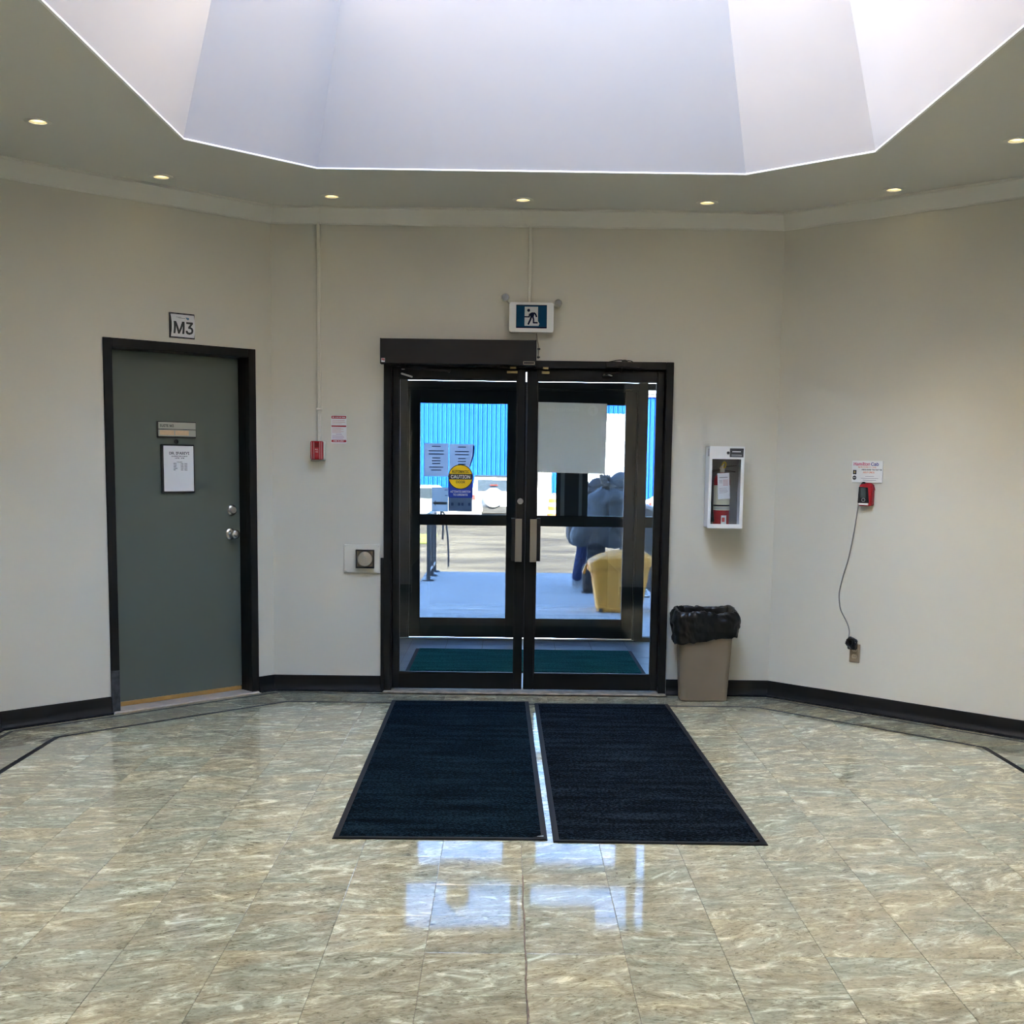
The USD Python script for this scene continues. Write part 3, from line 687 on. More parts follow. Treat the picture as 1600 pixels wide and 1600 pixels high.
wc = [plate(Point(.012, .029).buffer(.0032), .0006, -.042), plate(LineString([(.012, .024), (.013, .012), (.022, .012), (.027, .004)]).buffer(.0013), .0006, -.042), plate(Point(.015, .006).buffer(.0095).difference(Point(.015, .006).buffer(.0078)), .0006, -.042)]
part(bt, 'wheelchair_mark', cat(*wc), 'print_grey')

# exit sign with its two emergency lamp heads and duct
du2 = at_back('cable_duct', 'thin beige cable duct rising from the exit sign to the crown moulding', 'cable duct', 0.123, 1.585)
part(du2, 'duct', box(-.010, .010, -.024, 0, .865, 1.318, .003), 'duct_paint')
part(du2, 'crown_piece', crown_patch(-.018, .018, (-.075, .075)), 'crown_paint')
ex = at_back('exit_sign', 'white exit sign box with blue running man above the entrance', 'exit sign', 0.135, 2.355)
EY = -.075
part(ex, 'housing', cat(move(upright(extrude(rrect(-.137, .137, -.090, .090, .015), .05)), 0, EY + .05, 0), box(-.09, .09, -.03, 0, -.05, .06)), 'cream_plastic')
part(ex, 'face_frame', plate(rrect(-.136, .136, -.089, .089, .015).difference(sbox(-.094, -.066, .094, .074)), .004, EY), 'white_plastic')
part(ex, 'panel', plate(sbox(-.095, -.067, .095, .075), .002, EY - .0005), 'exit_blue')
part(ex, 'panel_edge', plate(sbox(-.095, -.067, .095, .075).difference(sbox(-.092, -.058, .092, .069)), .001, EY - .0025), 'exit_navy')
door_ = unary_union([sbox(-.042, -.052, .040, .063), Polygon([(.040, -.022), (.050, -.038), (.044, -.052), (.03, -.052)])])
def limb(pts, w): return LineString(pts).buffer(w, cap_style=2, join_style=1)
man = unary_union([Point(-.018, .041).buffer(.0085), Polygon([(-.014, .020), (.002, .029), (.020, .028), (.014, .004), (.006, -.002), (-.008, .006)]),
                   limb([(-.012, .020), (-.014, .002), (-.043, .002)], .0035), limb([(.014, .027), (.024, .020), (.032, .001)], .0045), limb([(.0, .004), (-.008, -.018), (-.020, -.044)], .0052), limb([(.008, .004), (.013, -.012), (.013, -.033), (.038, -.033)], .0045)])
part(ex, 'doorway_mark', plate(door_, .0008, EY - .0025), 'exit_white')
part(ex, 'running_man', plate(man, .0008, EY - .0034), 'exit_navy')
for x, z in ((-.165, .118), (.166, .086)):
    lh = part(ex, 'lamp_head', cat(rot(move(facing(lathe([(0, .0), (.014, 0), (.024, .022), (.0255, .040), (.0245, .046), (.021, .042), (0, .040)], 28)), x, -.035, z), 0.15 if x < 0 else -.15, (0, 0, 1), (x, -.05, z)), cyl((x, -.04, z), (math.copysign(.12, x), -.03, .075), .007)), 'cream_plastic', 40)
    part(lh, 'lens', rot(move(facing(lathe([(0, .041), (.0205, .0425), (.0205, .044), (.006, .047), (0, .0465)], 24)), x, -.035, z), 0.15 if x < 0 else -.15, (0, 0, 1), (x, -.05, z)), 'lamp_glass', 30)
wr = at_back('loose_wire', 'thin loose wire dropping from the exit sign beside the operator box', 'wire', 0.168, 2.27)
part(wr, 'wire', tube(smooth_path([(.0, -.012, .01), (.006, -.008, -.04), (.016, -.006, -.09), (.014, -.006, -.16)]), .0028), 'champagne', True)
part(wr, 'clip', box(.008, .026, -.012, 0, -.105, -.095, .002), 'black_plastic'); part(wr, 'clip', box(.006, .024, -.012, 0, -.155, -.145, .002), 'black_plastic')

# ================================================================== ENTRANCE (inner pair of doors)
FY = (-0.030, 0.115)                    # frame depth about the wall plane
ef = at_back('trim_4', 'black aluminium frame of the inner entrance doors', 'door frame', 0, 0, 'structure')
JW = 0.046
part(ef, 'jamb', box(EN[0], EN[0] + JW, *FY, 0, EH, .003), 'black_frame')
part(ef, 'jamb', box(EN[1] - JW, EN[1], *FY, 0, EH, .003), 'black_frame')
part(ef, 'jamb_foot', box(EN[0] - .020, EN[0] + .004, -.024, .0, 0.0, 0.86, .002), 'black_frame', label='lower cover strip on the jamb')
part(ef, 'head', box(EN[0] + JW, EN[1] - JW, *FY, EH - .046, EH, .003), 'black_frame')
part(ef, 'stop', cat(box(EN[0] + JW, EN[0] + JW + .016, .060, .085, .014, EH - .046), box(EN[1] - JW - .016, EN[1] - JW, .060, .085, .014, EH - .046), box(EN[0] + JW, EN[1] - JW, .060, .085, EH - .064, EH - .046)), 'black_frame')
part(ef, 'threshold', box(EN[0], EN[1], -.075, .12, 0.0005, 0.014, .004), plain('worn_sill', (0.24, 0.20, 0.15), 0.55, vary=0.4, scale=22), label='worn pale threshold')
LEAF = [(EN[0] + JW + .006, 0.1065), (0.1165, EN[1] - JW - .006)]
GLS = [(-0.684, 0.056), (0.180, 0.931)]
LT, LB, GT, GB = 2.046, 0.022, 1.982, 0.121
LY = (0.012, 0.056)
labs = ['inner glass entrance door on the left with the yellow caution sticker', 'inner glass entrance door on the right with the big pale poster']
for k in (0, 1):
    dr = at_back(f'door_{k + 2}', labs[k], 'glass door', 0, 0, 'structure')
    a, b = LEAF[k]; g0, g1 = GLS[k]
    part(dr, 'stile', box(a, g0, *LY, LB, LT, .003), 'black_frame')
    part(dr, 'stile', box(g1, b, *LY, LB, LT, .003), 'black_frame')
    part(dr, 'top_rail', box(g0, g1, *LY, GT, LT, .003), 'black_frame')
    part(dr, 'bottom_rail', box(g0, g1, *LY, LB, GB, .003), 'black_frame')
    part(dr, 'glass', box(g0 - .004, g1 + .004, .031, .037, GB - .004, GT + .004), 'glass_inner')
    part(dr, 'glazing_bead', cat(box(g0, g1, LY[0] - .006, .03, GB - .001, GB + .009), box(g0, g1, LY[0] - .004, .03, GT - .008, GT + .001), box(g0 - .001, g0 + .007, LY[0] - .004, .03, GB, GT), box(g1 - .007, g1 + .001, LY[0] - .004, .03, GB, GT)), 'bronze')
    # pull handle: light lip towards the meeting stiles, dark channel behind
    m0 = 0.053 if k == 0 else 0.146
    hx = (m0, m0 + .043); cxn = (m0 - .024, m0 + .002) if k == 0 else (m0 + .041, m0 + .066)
    hd = part(dr, 'pull_handle', box(*hx, -.052, -.044, .847, 1.118, .002), 'champagne', label='light metal pull grip')
    part(hd, 'channel', cat(box(*cxn, -.050, -.012 + .024, .852, 1.122, .002), box(hx[0] + .006, hx[1] - .006, -.045, .012, .86, .90), box(hx[0] + .006, hx[1] - .006, -.045, .012, 1.06, 1.10)), 'operator_brown')
    sx = (0.000, 0.020) if k == 0 else (0.224, 0.020)
    part(dr, 'top_bolt', cat(box(sx[0] - .012, sx[0] + .056 * 1, LY[0] - .010, LY[0], 2.020, 2.036, .002)) if k == 0 else box(.205, .255, LY[0] - .010, LY[0], 2.020, 2.036, .002), 'brass')
    if k == 0:
        part(dr, 'lock', move(facing(lathe([(0, 0), (.019, 0), (.019, .008), (.015, .011), (0, .011)], 28)), .083, LY[0], 1.226), 'steel_brushed', 30)
part(ef, 'strike_plate', box(.008, .046, -.031, -.02, EH - .052, EH - .040), 'brass')
part(ef, 'strike_plate', box(.212, .246, -.031, -.02, EH - .052, EH - .040), 'brass')
# door operator over the left leaf
op = at_back('door_operator', 'long dark brown automatic door operator box over the left leaf', 'door operator', 0, 0)
part(op, 'cover', box(-.786, .166, -.130, -.0305, 2.062, 2.212, .003), 'operator_brown')
part(op, 'end_cap', box(-.7875, -.783, -.132, -.0305, 2.060, 2.214), 'black_frame'); part(op, 'end_cap', box(.163, .1675, -.132, -.0305, 2.060, 2.214), 'black_frame')
part(op, 'sticker', box(-.780, -.758, -.1312, -.130, 2.068, 2.094), 'paper')
part(op, 'sticker_mark', cat(box(-.777, -.770, -.1320, -.1312, 2.080, 2.092), box(-.768, -.760, -.1320, -.1312, 2.078, 2.092)), 'print_dark_red')
part(op, 'badge', plate(rrect(.086, .160, 2.064, 2.085, .004), .0015, -.130), 'champagne', label='small pale maker badge')
part(op, 'badge_print', bars([(.092, .154, 2.071, 2.079)], -.1315), 'operator_brown', kind='stuff')
arm = part(op, 'arm', cat(box(-.665, -.640, -.080, -.040, 2.035, 2.062), rot(box(-.66, -.36, -.072, -.062, 2.034, 2.050, .003), .055, (0, 1, 0), (-.66, 0, 2.04)), cyl((-.37, -.075, 2.022), (-.37, -.02, 2.022), .006)), 'operator_brown')
part(arm, 'pivot', cat(cyl((-.652, -.066, 2.028), (-.652, -.066, 2.064), .011), rot(box(-.665, -.59, -.06, -.045, 2.000, 2.012, .003), .30, (0, 1, 0), (-.66, 0, 2.01))), 'steel_brushed')
# closer over the right leaf
cl = at_back('door_closer', 'small brown door closer on the frame above the right leaf', 'door closer', 0, 0)
part(cl, 'body', box(.602, .818, -.064, -.0305, 2.060, 2.094, .003), 'operator_brown')
part(cl, 'mount', cat(move(lathe([(0, 0), (.020, 0), (.018, .009), (.010, .014), (0, .014)], 20), .716, -.046, 2.094), tube(smooth_path([(.62, -.045, 2.095), (.68, -.045, 2.106), (.716, -.045, 2.104), (.752, -.045, 2.102), (.77, -.045, 2.094)]), .0028)), 'bronze')
part(cl, 'arm', cat(rot(box(.60, .70, -.050, -.036, 2.022, 2.034, .003), -.10, (0, 1, 0), (.65, 0, 2.03)), cyl((.69, -.044, 2.026), (.69, -.044, 2.062), .008), box(.583, .64, -.040, .012, 2.006, 2.024, .003)), 'operator_brown')
part(cl, 'shoe', rot(box(.612, .642, -.048, -.036, 2.010, 2.018, .002), .35, (0, 1, 0), (.627, 0, 2.014)), 'steel_brushed')
# stickers and posters on the inner glass
GY = D + .0305
cs = thing('caution_sticker', 'round yellow AUTOMATIC CAUTION DOOR sticker with blue foot on the left door', 'sticker', (-0.296, GY, 1.347))
base_ = unary_union([Point(0, .027).buffer(.078, quad_segs=24), rrect(-.077, .077, -.105, .03, .012)])
part(cs, 'backing', plate(base_, .0012, -.0002), 'print_black')
part(cs, 'blue_foot', plate(rrect(-.076, .076, -.104, .05, .011).difference(Point(0, .027).buffer(.0785)), .0004, -.0014), 'caution_blue')
yel = Point(0, .027).buffer(.0735, quad_segs=24)
part(cs, 'yellow_disc', plate(yel.difference(sbox(-.1, .0105, .1, .0455)), .0004, -.0014), 'caution_yellow')
part(cs, 'black_lettering', cat(text('AUTOMATIC', 0, .052, .0155, -.0018, True, 'c', .110), text('DOOR', 0, -.013, .0155, -.0018, True, 'c', .056)), 'print_black')
part(cs, 'white_lettering', cat(text('CAUTION', 0, .0175, .0205, -.0014, True, 'c', .122), text('ACTIVATE SWITCH', 0, -.072, .0125, -.0018, True, 'c', .128), text('TO OPERATE', 0, -.092, .0125, -.0018, True, 'c', .092)), 'print_white')
ps = thing('reminder_poster', 'large pale grey poster seen from its back on the right door', 'poster', (0.397, D + .0385, 1.626))
part(ps, 'sheet', rot(box(-.221, .221, 0, .0015, -.219, .219), .012, (0, 1, 0)), 'poster_back')
part(ps, 'show_through', cat(text('Reminder', -.058, .165, .026, 0, True, 'c', .205, .0004, True), plate(Point(.135, .172).buffer(.033).difference(LineString([(.139, .188), (.139, .156)]).buffer(.004)).difference(Point(.131, .179).buffer(.009).difference(Point(.131, .179).buffer(.004))), .0004), box(.088, .0895, -.0004, 0, .14, .205)), 'poster_ghost')

# ================================================================== VESTIBULE
OY = 10.250
vb = thing('wall_vestibule', 'dim side walls of the entrance vestibule behind the glass', 'wall', kind='structure')
part(vb, 'side', box(-1.10, -1.0, D + TW, OY + .05, 0, 2.7), 'vestibule_paint')
part(vb, 'side', box(1.62, 1.72, D + TW, OY + .05, 0, 2.7), 'vestibule_paint')
solo('ceiling_vestibule', box(-1.1, 1.72, D + TW, OY + .05, 2.6, 2.7), 'vestibule_paint', 'ceiling of the entrance vestibule', 'ceiling', kind='structure')
vf = thing('floor_vestibule', 'grey tiled floor of the entrance vestibule behind the glass', 'floor', kind='structure')
part(vf, 'mortar_bed', box(-1.0, 1.62, D + .12, OY + .05, -.08, -.004), 'grout')
plain('vest_tile', (0.26, 0.27, 0.28), 0.35, vary=0.12, scale=3)
for i in range(-4, 6):
    for j in range(8):
        x, y = 0.105 + i * .29, OY - .02 - (j + 1) * .29
        p = sbox(x + .002, y + .002, x + .288, y + .288).intersection(sbox(-1.0, D + .122, 1.62, OY + .05))
        if p.geom_type == 'Polygon' and p.area > 1e-3: part(vf, 'tile', tile_mesh(p), 'vest_tile')
gm = thing('vestibule_mat', 'dark green entrance mat lying in the vestibule', 'mat', (0.13, 9.14, 0))
part(gm, 'pile', box(-.80, .83, -.51, .50, .004, .010), 'pile_green')
part(gm, 'border', cat(box(-.83, .86, -.53, .52, .0005, .005, .002)), 'rubber')

# outer storefront
of = thing('trim_5', 'dark bronze outer storefront frame with sidelight and transom', 'door frame', (0, OY, 0), kind='structure')
def ob(name, x0, x1, z0, z1, mat_='bronze', y0=-.05, y1=.05): part(of, name, box(x0, x1, y0, y1, z0, z1, .002), mat_)
ob('jamb', -1.0, -.815, 0, 2.6); ob('mullion', 1.060, 1.132, 0, 2.6); ob('jamb', 1.52, 1.62, 0, 2.6)
ob('header', -.815, 1.060, 2.058, 2.108); ob('header', 1.132, 1.52, 2.058, 2.108); ob('top_rail', -.815, 1.060, 2.50, 2.6); ob('top_rail', 1.132, 1.52, 2.50, 2.6); ob('sill', 1.132, 1.52, 0.0, 0.035); ob('middle_rail', 1.132, 1.52, .943, 1.031)
part(of, 'transom_glass', box(-.815, 1.060, -.003, .003, 2.108, 2.50), 'glass_outer'); part(of, 'transom_glass', box(1.132, 1.52, -.003, .003, 2.108, 2.50), 'glass_outer')
part(of, 'sidelight_glass', box(1.132, 1.52, -.003, .003, .035, 2.058), 'glass_outer')
part(of, 'stop', cat(box(-.815, -.80, -.046, -.026, .014, 2.058), box(1.045, 1.06, -.046, -.026, .014, 2.058), box(-.815, 1.06, -.046, -.026, 2.040, 2.058)), 'bronze')
part(of, 'threshold', box(-.9, 1.06, -.06, .08, .0005, .014, .004), 'steel_brushed', label='shiny metal threshold')
olab = ['outer glass door seen through the left inner door, with paper notices', 'outer glass door seen through the right inner door']
OG = [(-.714, -.006), (.247, .955)]; OL = [(-.812, .116), (.124, 1.057)]
for k in (0, 1):
    dr = thing(f'door_{k + 4}', olab[k], 'glass door', (0, OY, 0), kind='structure')
    a, b = OL[k]; g0, g1 = OG[k]; yy = (-.022, .022)
    part(dr, 'stile', box(a, g0, *yy, .018, 2.054, .002), 'bronze'); part(dr, 'stile', box(g1, b, *yy, .018, 2.054, .002), 'bronze')
    part(dr, 'top_rail', box(g0, g1, *yy, 1.932, 2.054, .002), 'bronze'); part(dr, 'middle_rail', box(g0, g1, *yy, .943, 1.031, .002), 'bronze'); part(dr, 'bottom_rail', box(g0, g1, *yy, .018, .178, .002), 'bronze')
    part(dr, 'pane', box(g0 - .003, g1 + .003, -.003, .003, 1.028, 1.935), 'glass_outer'); part(dr, 'pane', box(g0 - .003, g1 + .003, -.003, .003, .175, .946), 'glass_outer')
# notices on the outer glass
NY = OY - .0036
def pinned(name, label, cat_, x0, x1, z0, z1, mat_, poly=None):
    t = thing(name, label, cat_, ((x0 + x1) / 2, NY, (z0 + z1) / 2)); w, h = (x1 - x0) / 2, (z1 - z0) / 2
    part(t, 'sheet', plate(poly or sbox(-w, -h, w, h), .0006, 0), mat_); return t, w, h
plain('print_blue_grey', (0.14, 0.17, 0.28), 0.6)
lines = [(.82, .36), (.55, .62), (.36, .62), (.12, .33), (-.05, .36), (-.22, .33), (-.44, .58), (-.62, .42)]
n1, w, h = pinned('door_notice', 'bluish printed sheet on the outer door, left of the pair', 'notice', -.683, -.484, 1.340, 1.607, 'paper_backlit')
part(n1, 'print', bars([(-w * b, w * b, h * a - .004, h * a + .004) for a, b in lines], -.0006, .0003), 'print_blue_grey', kind='stuff')
n2, w, h = pinned('door_notice', 'bluish printed sheet with a curling corner behind the caution sticker', 'notice', -.476, -.272, 1.337, 1.604, 'paper_backlit', Polygon([(-.102, -.1335), (.052, -.1335), (.068, -.03), (.094, .05), (.102, .1335), (-.102, .1335)]))
part(n2, 'print', bars([(-w * b * .9, w * b * .9, h * a - .004, h * a + .004) for a, b in lines[:6]], -.0006, .0003), 'print_blue_grey', kind='stuff')
part(n2, 'curled_corner', loft([np.array([(.062, -.001, -.05), (.070, -.012, -.045), (.071, -.011, -.045), (.063, 0, -.05)]), np.array([(.086, -.001, .04), (.099, -.016, .045), (.100, -.015, .045), (.087, 0, .04)]), np.array([(.090, -.001, .125), (.103, -.010, .118), (.104, -.009, .118), (.091, 0, .125)])]), 'caution_blue')
n3, w, h = pinned('arrow_notice', 'pale blue sheet with a grey arrow pointing left on the outer door', 'notice', -.617, -.483, 1.054, 1.250, 'paper_arrow')
part(n3, 'arrow', plate(Polygon([(-.058, -.030), (-.036, -.008), (-.036, -.020), (.054, -.020), (.054, -.042), (-.036, -.042), (-.036, -.054)]), .0004, -.0006), 'print_grey')
part(n3, 'print', bars([(.036, .062, .075, .080), (.040, .062, .030, .036)], -.0006, .0003), 'print_blue_grey', kind='stuff')
n4, w, h = pinned('picture_notice', 'dim blue card with a row of small pictures below the caution sticker', 'notice', -.481, -.287, 1.057, 1.300, 'paper_dim')
for x in (-.075, -.020, .008, .064): part(n4, 'picture', box(x, x + .019, -.001, -.0006, -.075, -.052), 'print_blue_grey')
n5, w, h = pinned('taped_notice', 'dark back of a notice with two grey tape strips below the pale poster', 'notice', .400, .660, 1.030, 1.440, 'notice_dark')
part(n5, 'tape', box(.036 - .130, .070 - .130, -.0012, -.0006, -.205, .205), 'tape_grey'); part(n5, 'tape', box(.186 - .130, .214 - .130, -.0012, -.0006, -.205, .205), 'tape_grey')
# facade above and beside the storefront (outside face of this building)
fa = thing('wall_facade', 'outside wall of this building around the storefront', 'wall', kind='structure')
part(fa, 'masonry', cat(box(-14, -1.0, OY - .1, OY + .1, -1.1, 6.3), box(1.62, 14, OY - .1, OY + .1, -1.1, 6.3), box(-1.0, 1.62, OY - .1, OY + .1, 2.6, 6.3)), 'vestibule_paint')

# ================================================================== OUTSIDE
GZ = -1.1
solo('ground', box(-40, 40, OY + .1, 62, GZ - .3, GZ), 'asphalt', 'sunlit asphalt parking lot beyond the porch', 'parking lot', kind='structure')
po = thing('floor_porch', 'shaded concrete porch slab outside the outer doors', 'porch', kind='structure')
for a, b in ((OY + .1, 12.27), (12.33, 13.895), (13.905, 14.745), (14.755, 16.36)):
    part(po, 'slab', box(-1.05, 1.62, a, b, GZ, -.004 if a < 12 else 0, .006), 'concrete')
part(po, 'edge_line', box(-1.05, 1.62, 12.27, 12.33, GZ, .003, .002), 'concrete_line')

def railing(name, label, x, ys, top, lean=0.0, panel=True):
    t = thing(name, label, 'railing', (x, 0, 0))
    for y in ys:
        p = part(t, 'post', box(lean * 0 - .022, .022, y - .022, y + .022, .012, top - .04, .003), 'rail_metal')
        part(p, 'base_plate', box(-.07, .07, y - .06, y + .06, .0, .014, .003), 'rail_metal')
    part(t, 'top_rail', box(-.028, .028, ys[0] - .03, ys[-1] + .03, top - .04, top, .006), 'rail_metal')
    part(t, 'bottom_rail', box(-.016, .016, ys[0] + .02, ys[-1] - .02, .10, .135, .004), 'rail_light')
    n = max(2, int((ys[-1] - ys[0]) / .11))
    for k in range(1, n):
        y = ys[0] + (ys[-1] - ys[0]) * k / n
        if min(abs(y - q) for q in ys) > .04: part(t, 'baluster', box(-.008, .008, y - .008, y + .008, .13, top - .04), 'rail_metal')
    return t
railing('porch_railing', 'dark metal railing on the left edge of the porch', -0.945, [15.1, 15.75, 16.34], .82)
railing('porch_railing', 'dark metal railing on the right edge of the porch', 1.50, [12.30, 13.6, 14.9, 16.3], 1.02)
st = thing('hanging_strap', 'dark strap hanging from the end of the left railing', 'strap', (0, 16.42, 0))
part(st, 'strap', tube(smooth_path([(-.87, -.04, .80), (-.82, 0, .74), (-.785, 0, .52), (-.768, 0, .28), (-.765, 0, .06)]), .012, 6), 'rail_metal', True)
part(st, 'strap_end', tube(smooth_path([(-.87, -.04, .79), (-.84, .0, .62), (-.845, 0, .42)]), .014, 6), 'rail_metal', True)

# salt bin
sb = thing('salt_bin', 'yellow ochre salt bin with a domed lid on the porch', 'salt bin', (1.125, 12.36, 0))
rings = []
for z, hx, hy in ((0.0, .215, .17), (.02, .225, .18), (.25, .258, .20), (.44, .285, .215), (.455, .285, .215)): rings.append(ring_rr(hx, hy, .07, z))
part(sb, 'body', loft(rings), 'salt_yellow', 35)
part(sb, 'foot_notch', box(-.205, -.175, -.192, -.15, .0, .035), 'car_trim')
def lidring(hx, hy, r, z, dz=0):
    p = ring_rr(hx, hy, r, 0); u = p[:, 0] / hx
    p[:, 2] = z + dz * np.where(u < 0, -.0 + .065 * (1 - np.clip(-u, 0, 1) ** 2.2), .065); return p
lid = [lidring(.298, .228, .08, .385, 1), lidring(.310, .240, .085, .40, 1), lidring(.310, .240, .085, .475, 1), lidring(.300, .230, .08, .492, 1), lidring(.265, .20, .07, .515, 1), lidring(.15, .12, .05, .545, 1)]
lp = part(sb, 'lid', loft(lid), 'salt_yellow', 40)
part(lp, 'latch', rot(box(-.340, -.315, -.10, -.02, .36, .46, .004), .35, (0, 1, 0), (-.315, 0, .46)), 'salt_yellow')

# ---- two people bending forward at the right end of the porch
def hand(w, d, side, k=1.0):
    """Palm and five fingers curled round a rail; w wrist, d direction of the palm."""
    d = np.array(d, float) / np.linalg.norm(d); lat = np.cross(d, (0, 0, 1.0)); lat /= np.linalg.norm(lat); dn = np.cross(lat, d)
    if dn[2] > 0: dn = -dn
    w = np.array(w, float); out = [(w, .027 * k, w + d * .08 * k, .030 * k)]
    for i, L in enumerate((.075, .085, .080, .062)):
        r0 = w + d * .085 * k + lat * (i - 1.5) * .019 * k; m1 = r0 + (d * .7 + dn * .5) * L * .5 * k; m2 = m1 + (-d * .15 + dn * 1.0) * L * .5 * k
        out += [(r0, .0095 * k, m1, .0085 * k), (m1, .0085 * k, m2, .0075 * k)]
    t0 = w + d * .03 * k + lat * side * .028 * k; t1 = t0 + (d * .5 + lat * side * .5 + dn * .4) * .05 * k; t2 = t1 + (d * .6 + dn * .7) * .032 * k
    return out + [(t0, .012 * k, t1, .010 * k), (t1, .010 * k, t2, .008 * k)]
def fur_ring(center, axis, R, r, n=22, seed=1):
    rg = np.random.default_rng(seed); axis = np.array(axis, float) / np.linalg.norm(axis); u = np.cross(axis, (0, 0, 1.0)); u /= np.linalg.norm(u); v = np.cross(axis, u); ms = []
    for k in range(n):
        a = 2 * np.pi * k / n; c = np.array(center) + R * (np.cos(a) * u + np.sin(a) * v) + rg.normal(0, .008, 3)
        for q in range(5):
            d = rg.normal(0, 1, 3); d += .8 * (np.cos(a) * u + np.sin(a) * v); d /= np.linalg.norm(d)
            ms.append(cyl(c, c + d * r * rg.uniform(.9, 1.9), r * .5, r * .08, 6))
        s = trimesh.creation.icosphere(1, r * .9); s.apply_translation(c); ms.append(s)
    return cat(*ms)
def puffy(m, seed, amp=.012, sc=9.0):
    m = m.copy(); n = m.vertex_normals; m.vertices = m.vertices + n * ((meshkit.fbm(m.vertices * sc, 3, seed) - .5) * 2 * amp)[:, None]; return m
def person(label, ox, oy, hip, sh, head, feet, jmat, tmat, shoe, seed, hem_z, hem_x):
    t = thing('person', label, 'person', (ox, oy, 0))
    H = np.array(hip); S = np.array(sh); C = np.array(head); dy = np.array([0, .16, 0]); hy = np.array([0, .09, 0])
    neck = S + (C - S) * .35 + np.array([0, 0, .03])
    fl, fr_ = np.array(feet[0]), np.array(feet[1])
    kl = (H - hy + fl) / 2 + np.array([.03, 0, .05]); kr = (H + hy + fr_) / 2 + np.array([.03, 0, .05])
    el, er = S - dy + np.array([.04, -.03, -.24]), S + dy + np.array([.04, .03, -.24])
    wl, wr_ = el + np.array([.10, .06, -.16]), er + np.array([.10, -.06, -.16])
    bones = [(H - hy * .6, .13, H + hy * .6, .13), (H, .145, (H + S) / 2, .14), ((H + S) / 2, .14, S, .15), (S - dy * .8, .085, S + dy * .8, .085), (S, .07, neck, .055), (neck, .055, C, .06),
             (C + (0, 0, .035), .088, C + (.02, 0, -.03), .075), (C + (.085, 0, -.005), .014, C + (.10, 0, -.02), .013), (C + (.03, 0, -.07), .045, C + (.06, 0, -.075), .035),
             (C + (0, -.082, -.01), .02, C + (0, -.085, -.03), .014), (C + (0, .082, -.01), .02, C + (0, .085, -.03), .014),
             (H - hy, .105, kl, .07), (kl, .068, fl + (-.01, 0, .09), .042), (fl + (-.03, 0, .05), .04, fl + (.14, 0, .03), .028), (H + hy, .105, kr, .07), (kr, .068, fr_ + (-.01, 0, .09), .042), (fr_ + (-.03, 0, .05), .04, fr_ + (.14, 0, .03), .028),
             (S - dy, .06, el, .048), (el, .045, wl, .032), (S + dy, .06, er, .048), (er, .045, wr_, .032)] + hand(wl, (.45, .1, -.8), -1) + hand(wr_, (.45, -.1, -.8), 1)
    part(t, 'body', skin(bones, .012, 5), 'skin', True)
    for s in (-1, 1): part(t, 'eye', cyl(C + np.array([.082, s * .033, .008]), C + np.array([.090, s * .033, .008]), .010, .008, 10), 'print_black')
    part(t, 'hair', skin([(C + (-.02, 0, .05), .088, C + (-.05, 0, -.02), .085)], .02, 4), 'hair', True)
    jb = [(H - hy * .9, .19, H + hy * .9, .19), (H, .20, (H + S) / 2 + (-.03, 0, .03), .20), ((H + S) / 2 + (-.03, 0, .03), .20, S, .185), (S - dy, .12, S + dy, .12), (S, .12, neck, .105),
          (S - dy, .095, el, .082), (el, .08, wl + (-.03, 0, 0), .058), (S + dy, .095, er, .082), (er, .08, wr_ + (-.03, 0, 0), .058)]
    hm = np.array([hem_x, 0, hem_z])
    jb += [(H - hy + (-.02, 0, 0), .185, hm + (.0, -.09, .08), .12), (H + hy + (-.02, 0, 0), .185, hm + (.0, .09, .08), .12), (H - hy, .18, hm + (.38, -.10, .06), .11), (H + hy, .18, hm + (.38, .10, .06), .11), (hm + (0, -.09, .08), .10, hm + (.38, -.1, .06), .10), (hm + (0, .09, .08), .10, hm + (.38, .1, .06), .10)]
    part(t, 'jacket', puffy(skin(jb, .022, 6), seed), jmat, True)
    hd = part(t, 'hood', puffy(skin([(C + (-.03, 0, .02), .135, C + (-.05, 0, -.06), .13), (C + (-.05, 0, -.06), .12, neck + (-.05, 0, 0), .11)], .02, 5), seed + 3, .008), jmat, True)
    part(hd, 'fur_trim', fur_ring(C + np.array([-.13, 0, .01]), (.45, -.25, .8), .115, .046, 20, seed), 'fur')
    for kk, (k_, f_) in enumerate(((kl, fl), (kr, fr_))):
        top = H + (-1 if kk == 0 else 1) * hy
        part(t, 'trouser_leg', skin([(top, .125, k_, .088), (k_, .086, f_ + (-.005, 0, .13), .066)], .022, 4), tmat, True)
        if shoe == 'sneaker':
            s = part(t, 'shoe', skin([(f_ + (-.035, 0, .055), .048, f_ + (.03, 0, .065), .046), (f_ + (.03, 0, .05), .046, f_ + (.16, 0, .040), .036)], .015, 3), 'sneaker', True)
            part(s, 'sole', move(extrude(unary_union([Point(-.03, 0).buffer(.052), Point(.155, 0).buffer(.046), sbox(-.03, -.05, .15, .05)]), .028), f_[0], f_[1], .001), 'sole_white')
        else:
            s = part(t, 'boot', skin([(f_ + (-.02, 0, .055), .052, f_ + (-.015, 0, .27), .068), (f_ + (-.02, 0, .05), .05, f_ + (.14, 0, .042), .040)], .018, 3), 'boot_brown', True)
            part(s, 'sole', move(extrude(unary_union([Point(-.03, 0).buffer(.054), Point(.14, 0).buffer(.046), sbox(-.03, -.05, .14, .05)]), .02), f_[0], f_[1], .001), 'car_trim')
    return t
person('person in dark brown hooded jacket, blue jeans and pale sneakers, bending forward on the porch', .88, 14.62, (.03, 0, .80), (.16, 0, 1.02), (.22, 0, 1.13), ((-.04, -.08, 0), (.12, .10, 0)), 'jacket_brown', 'jeans', 'sneaker', 11, .52, -.06)
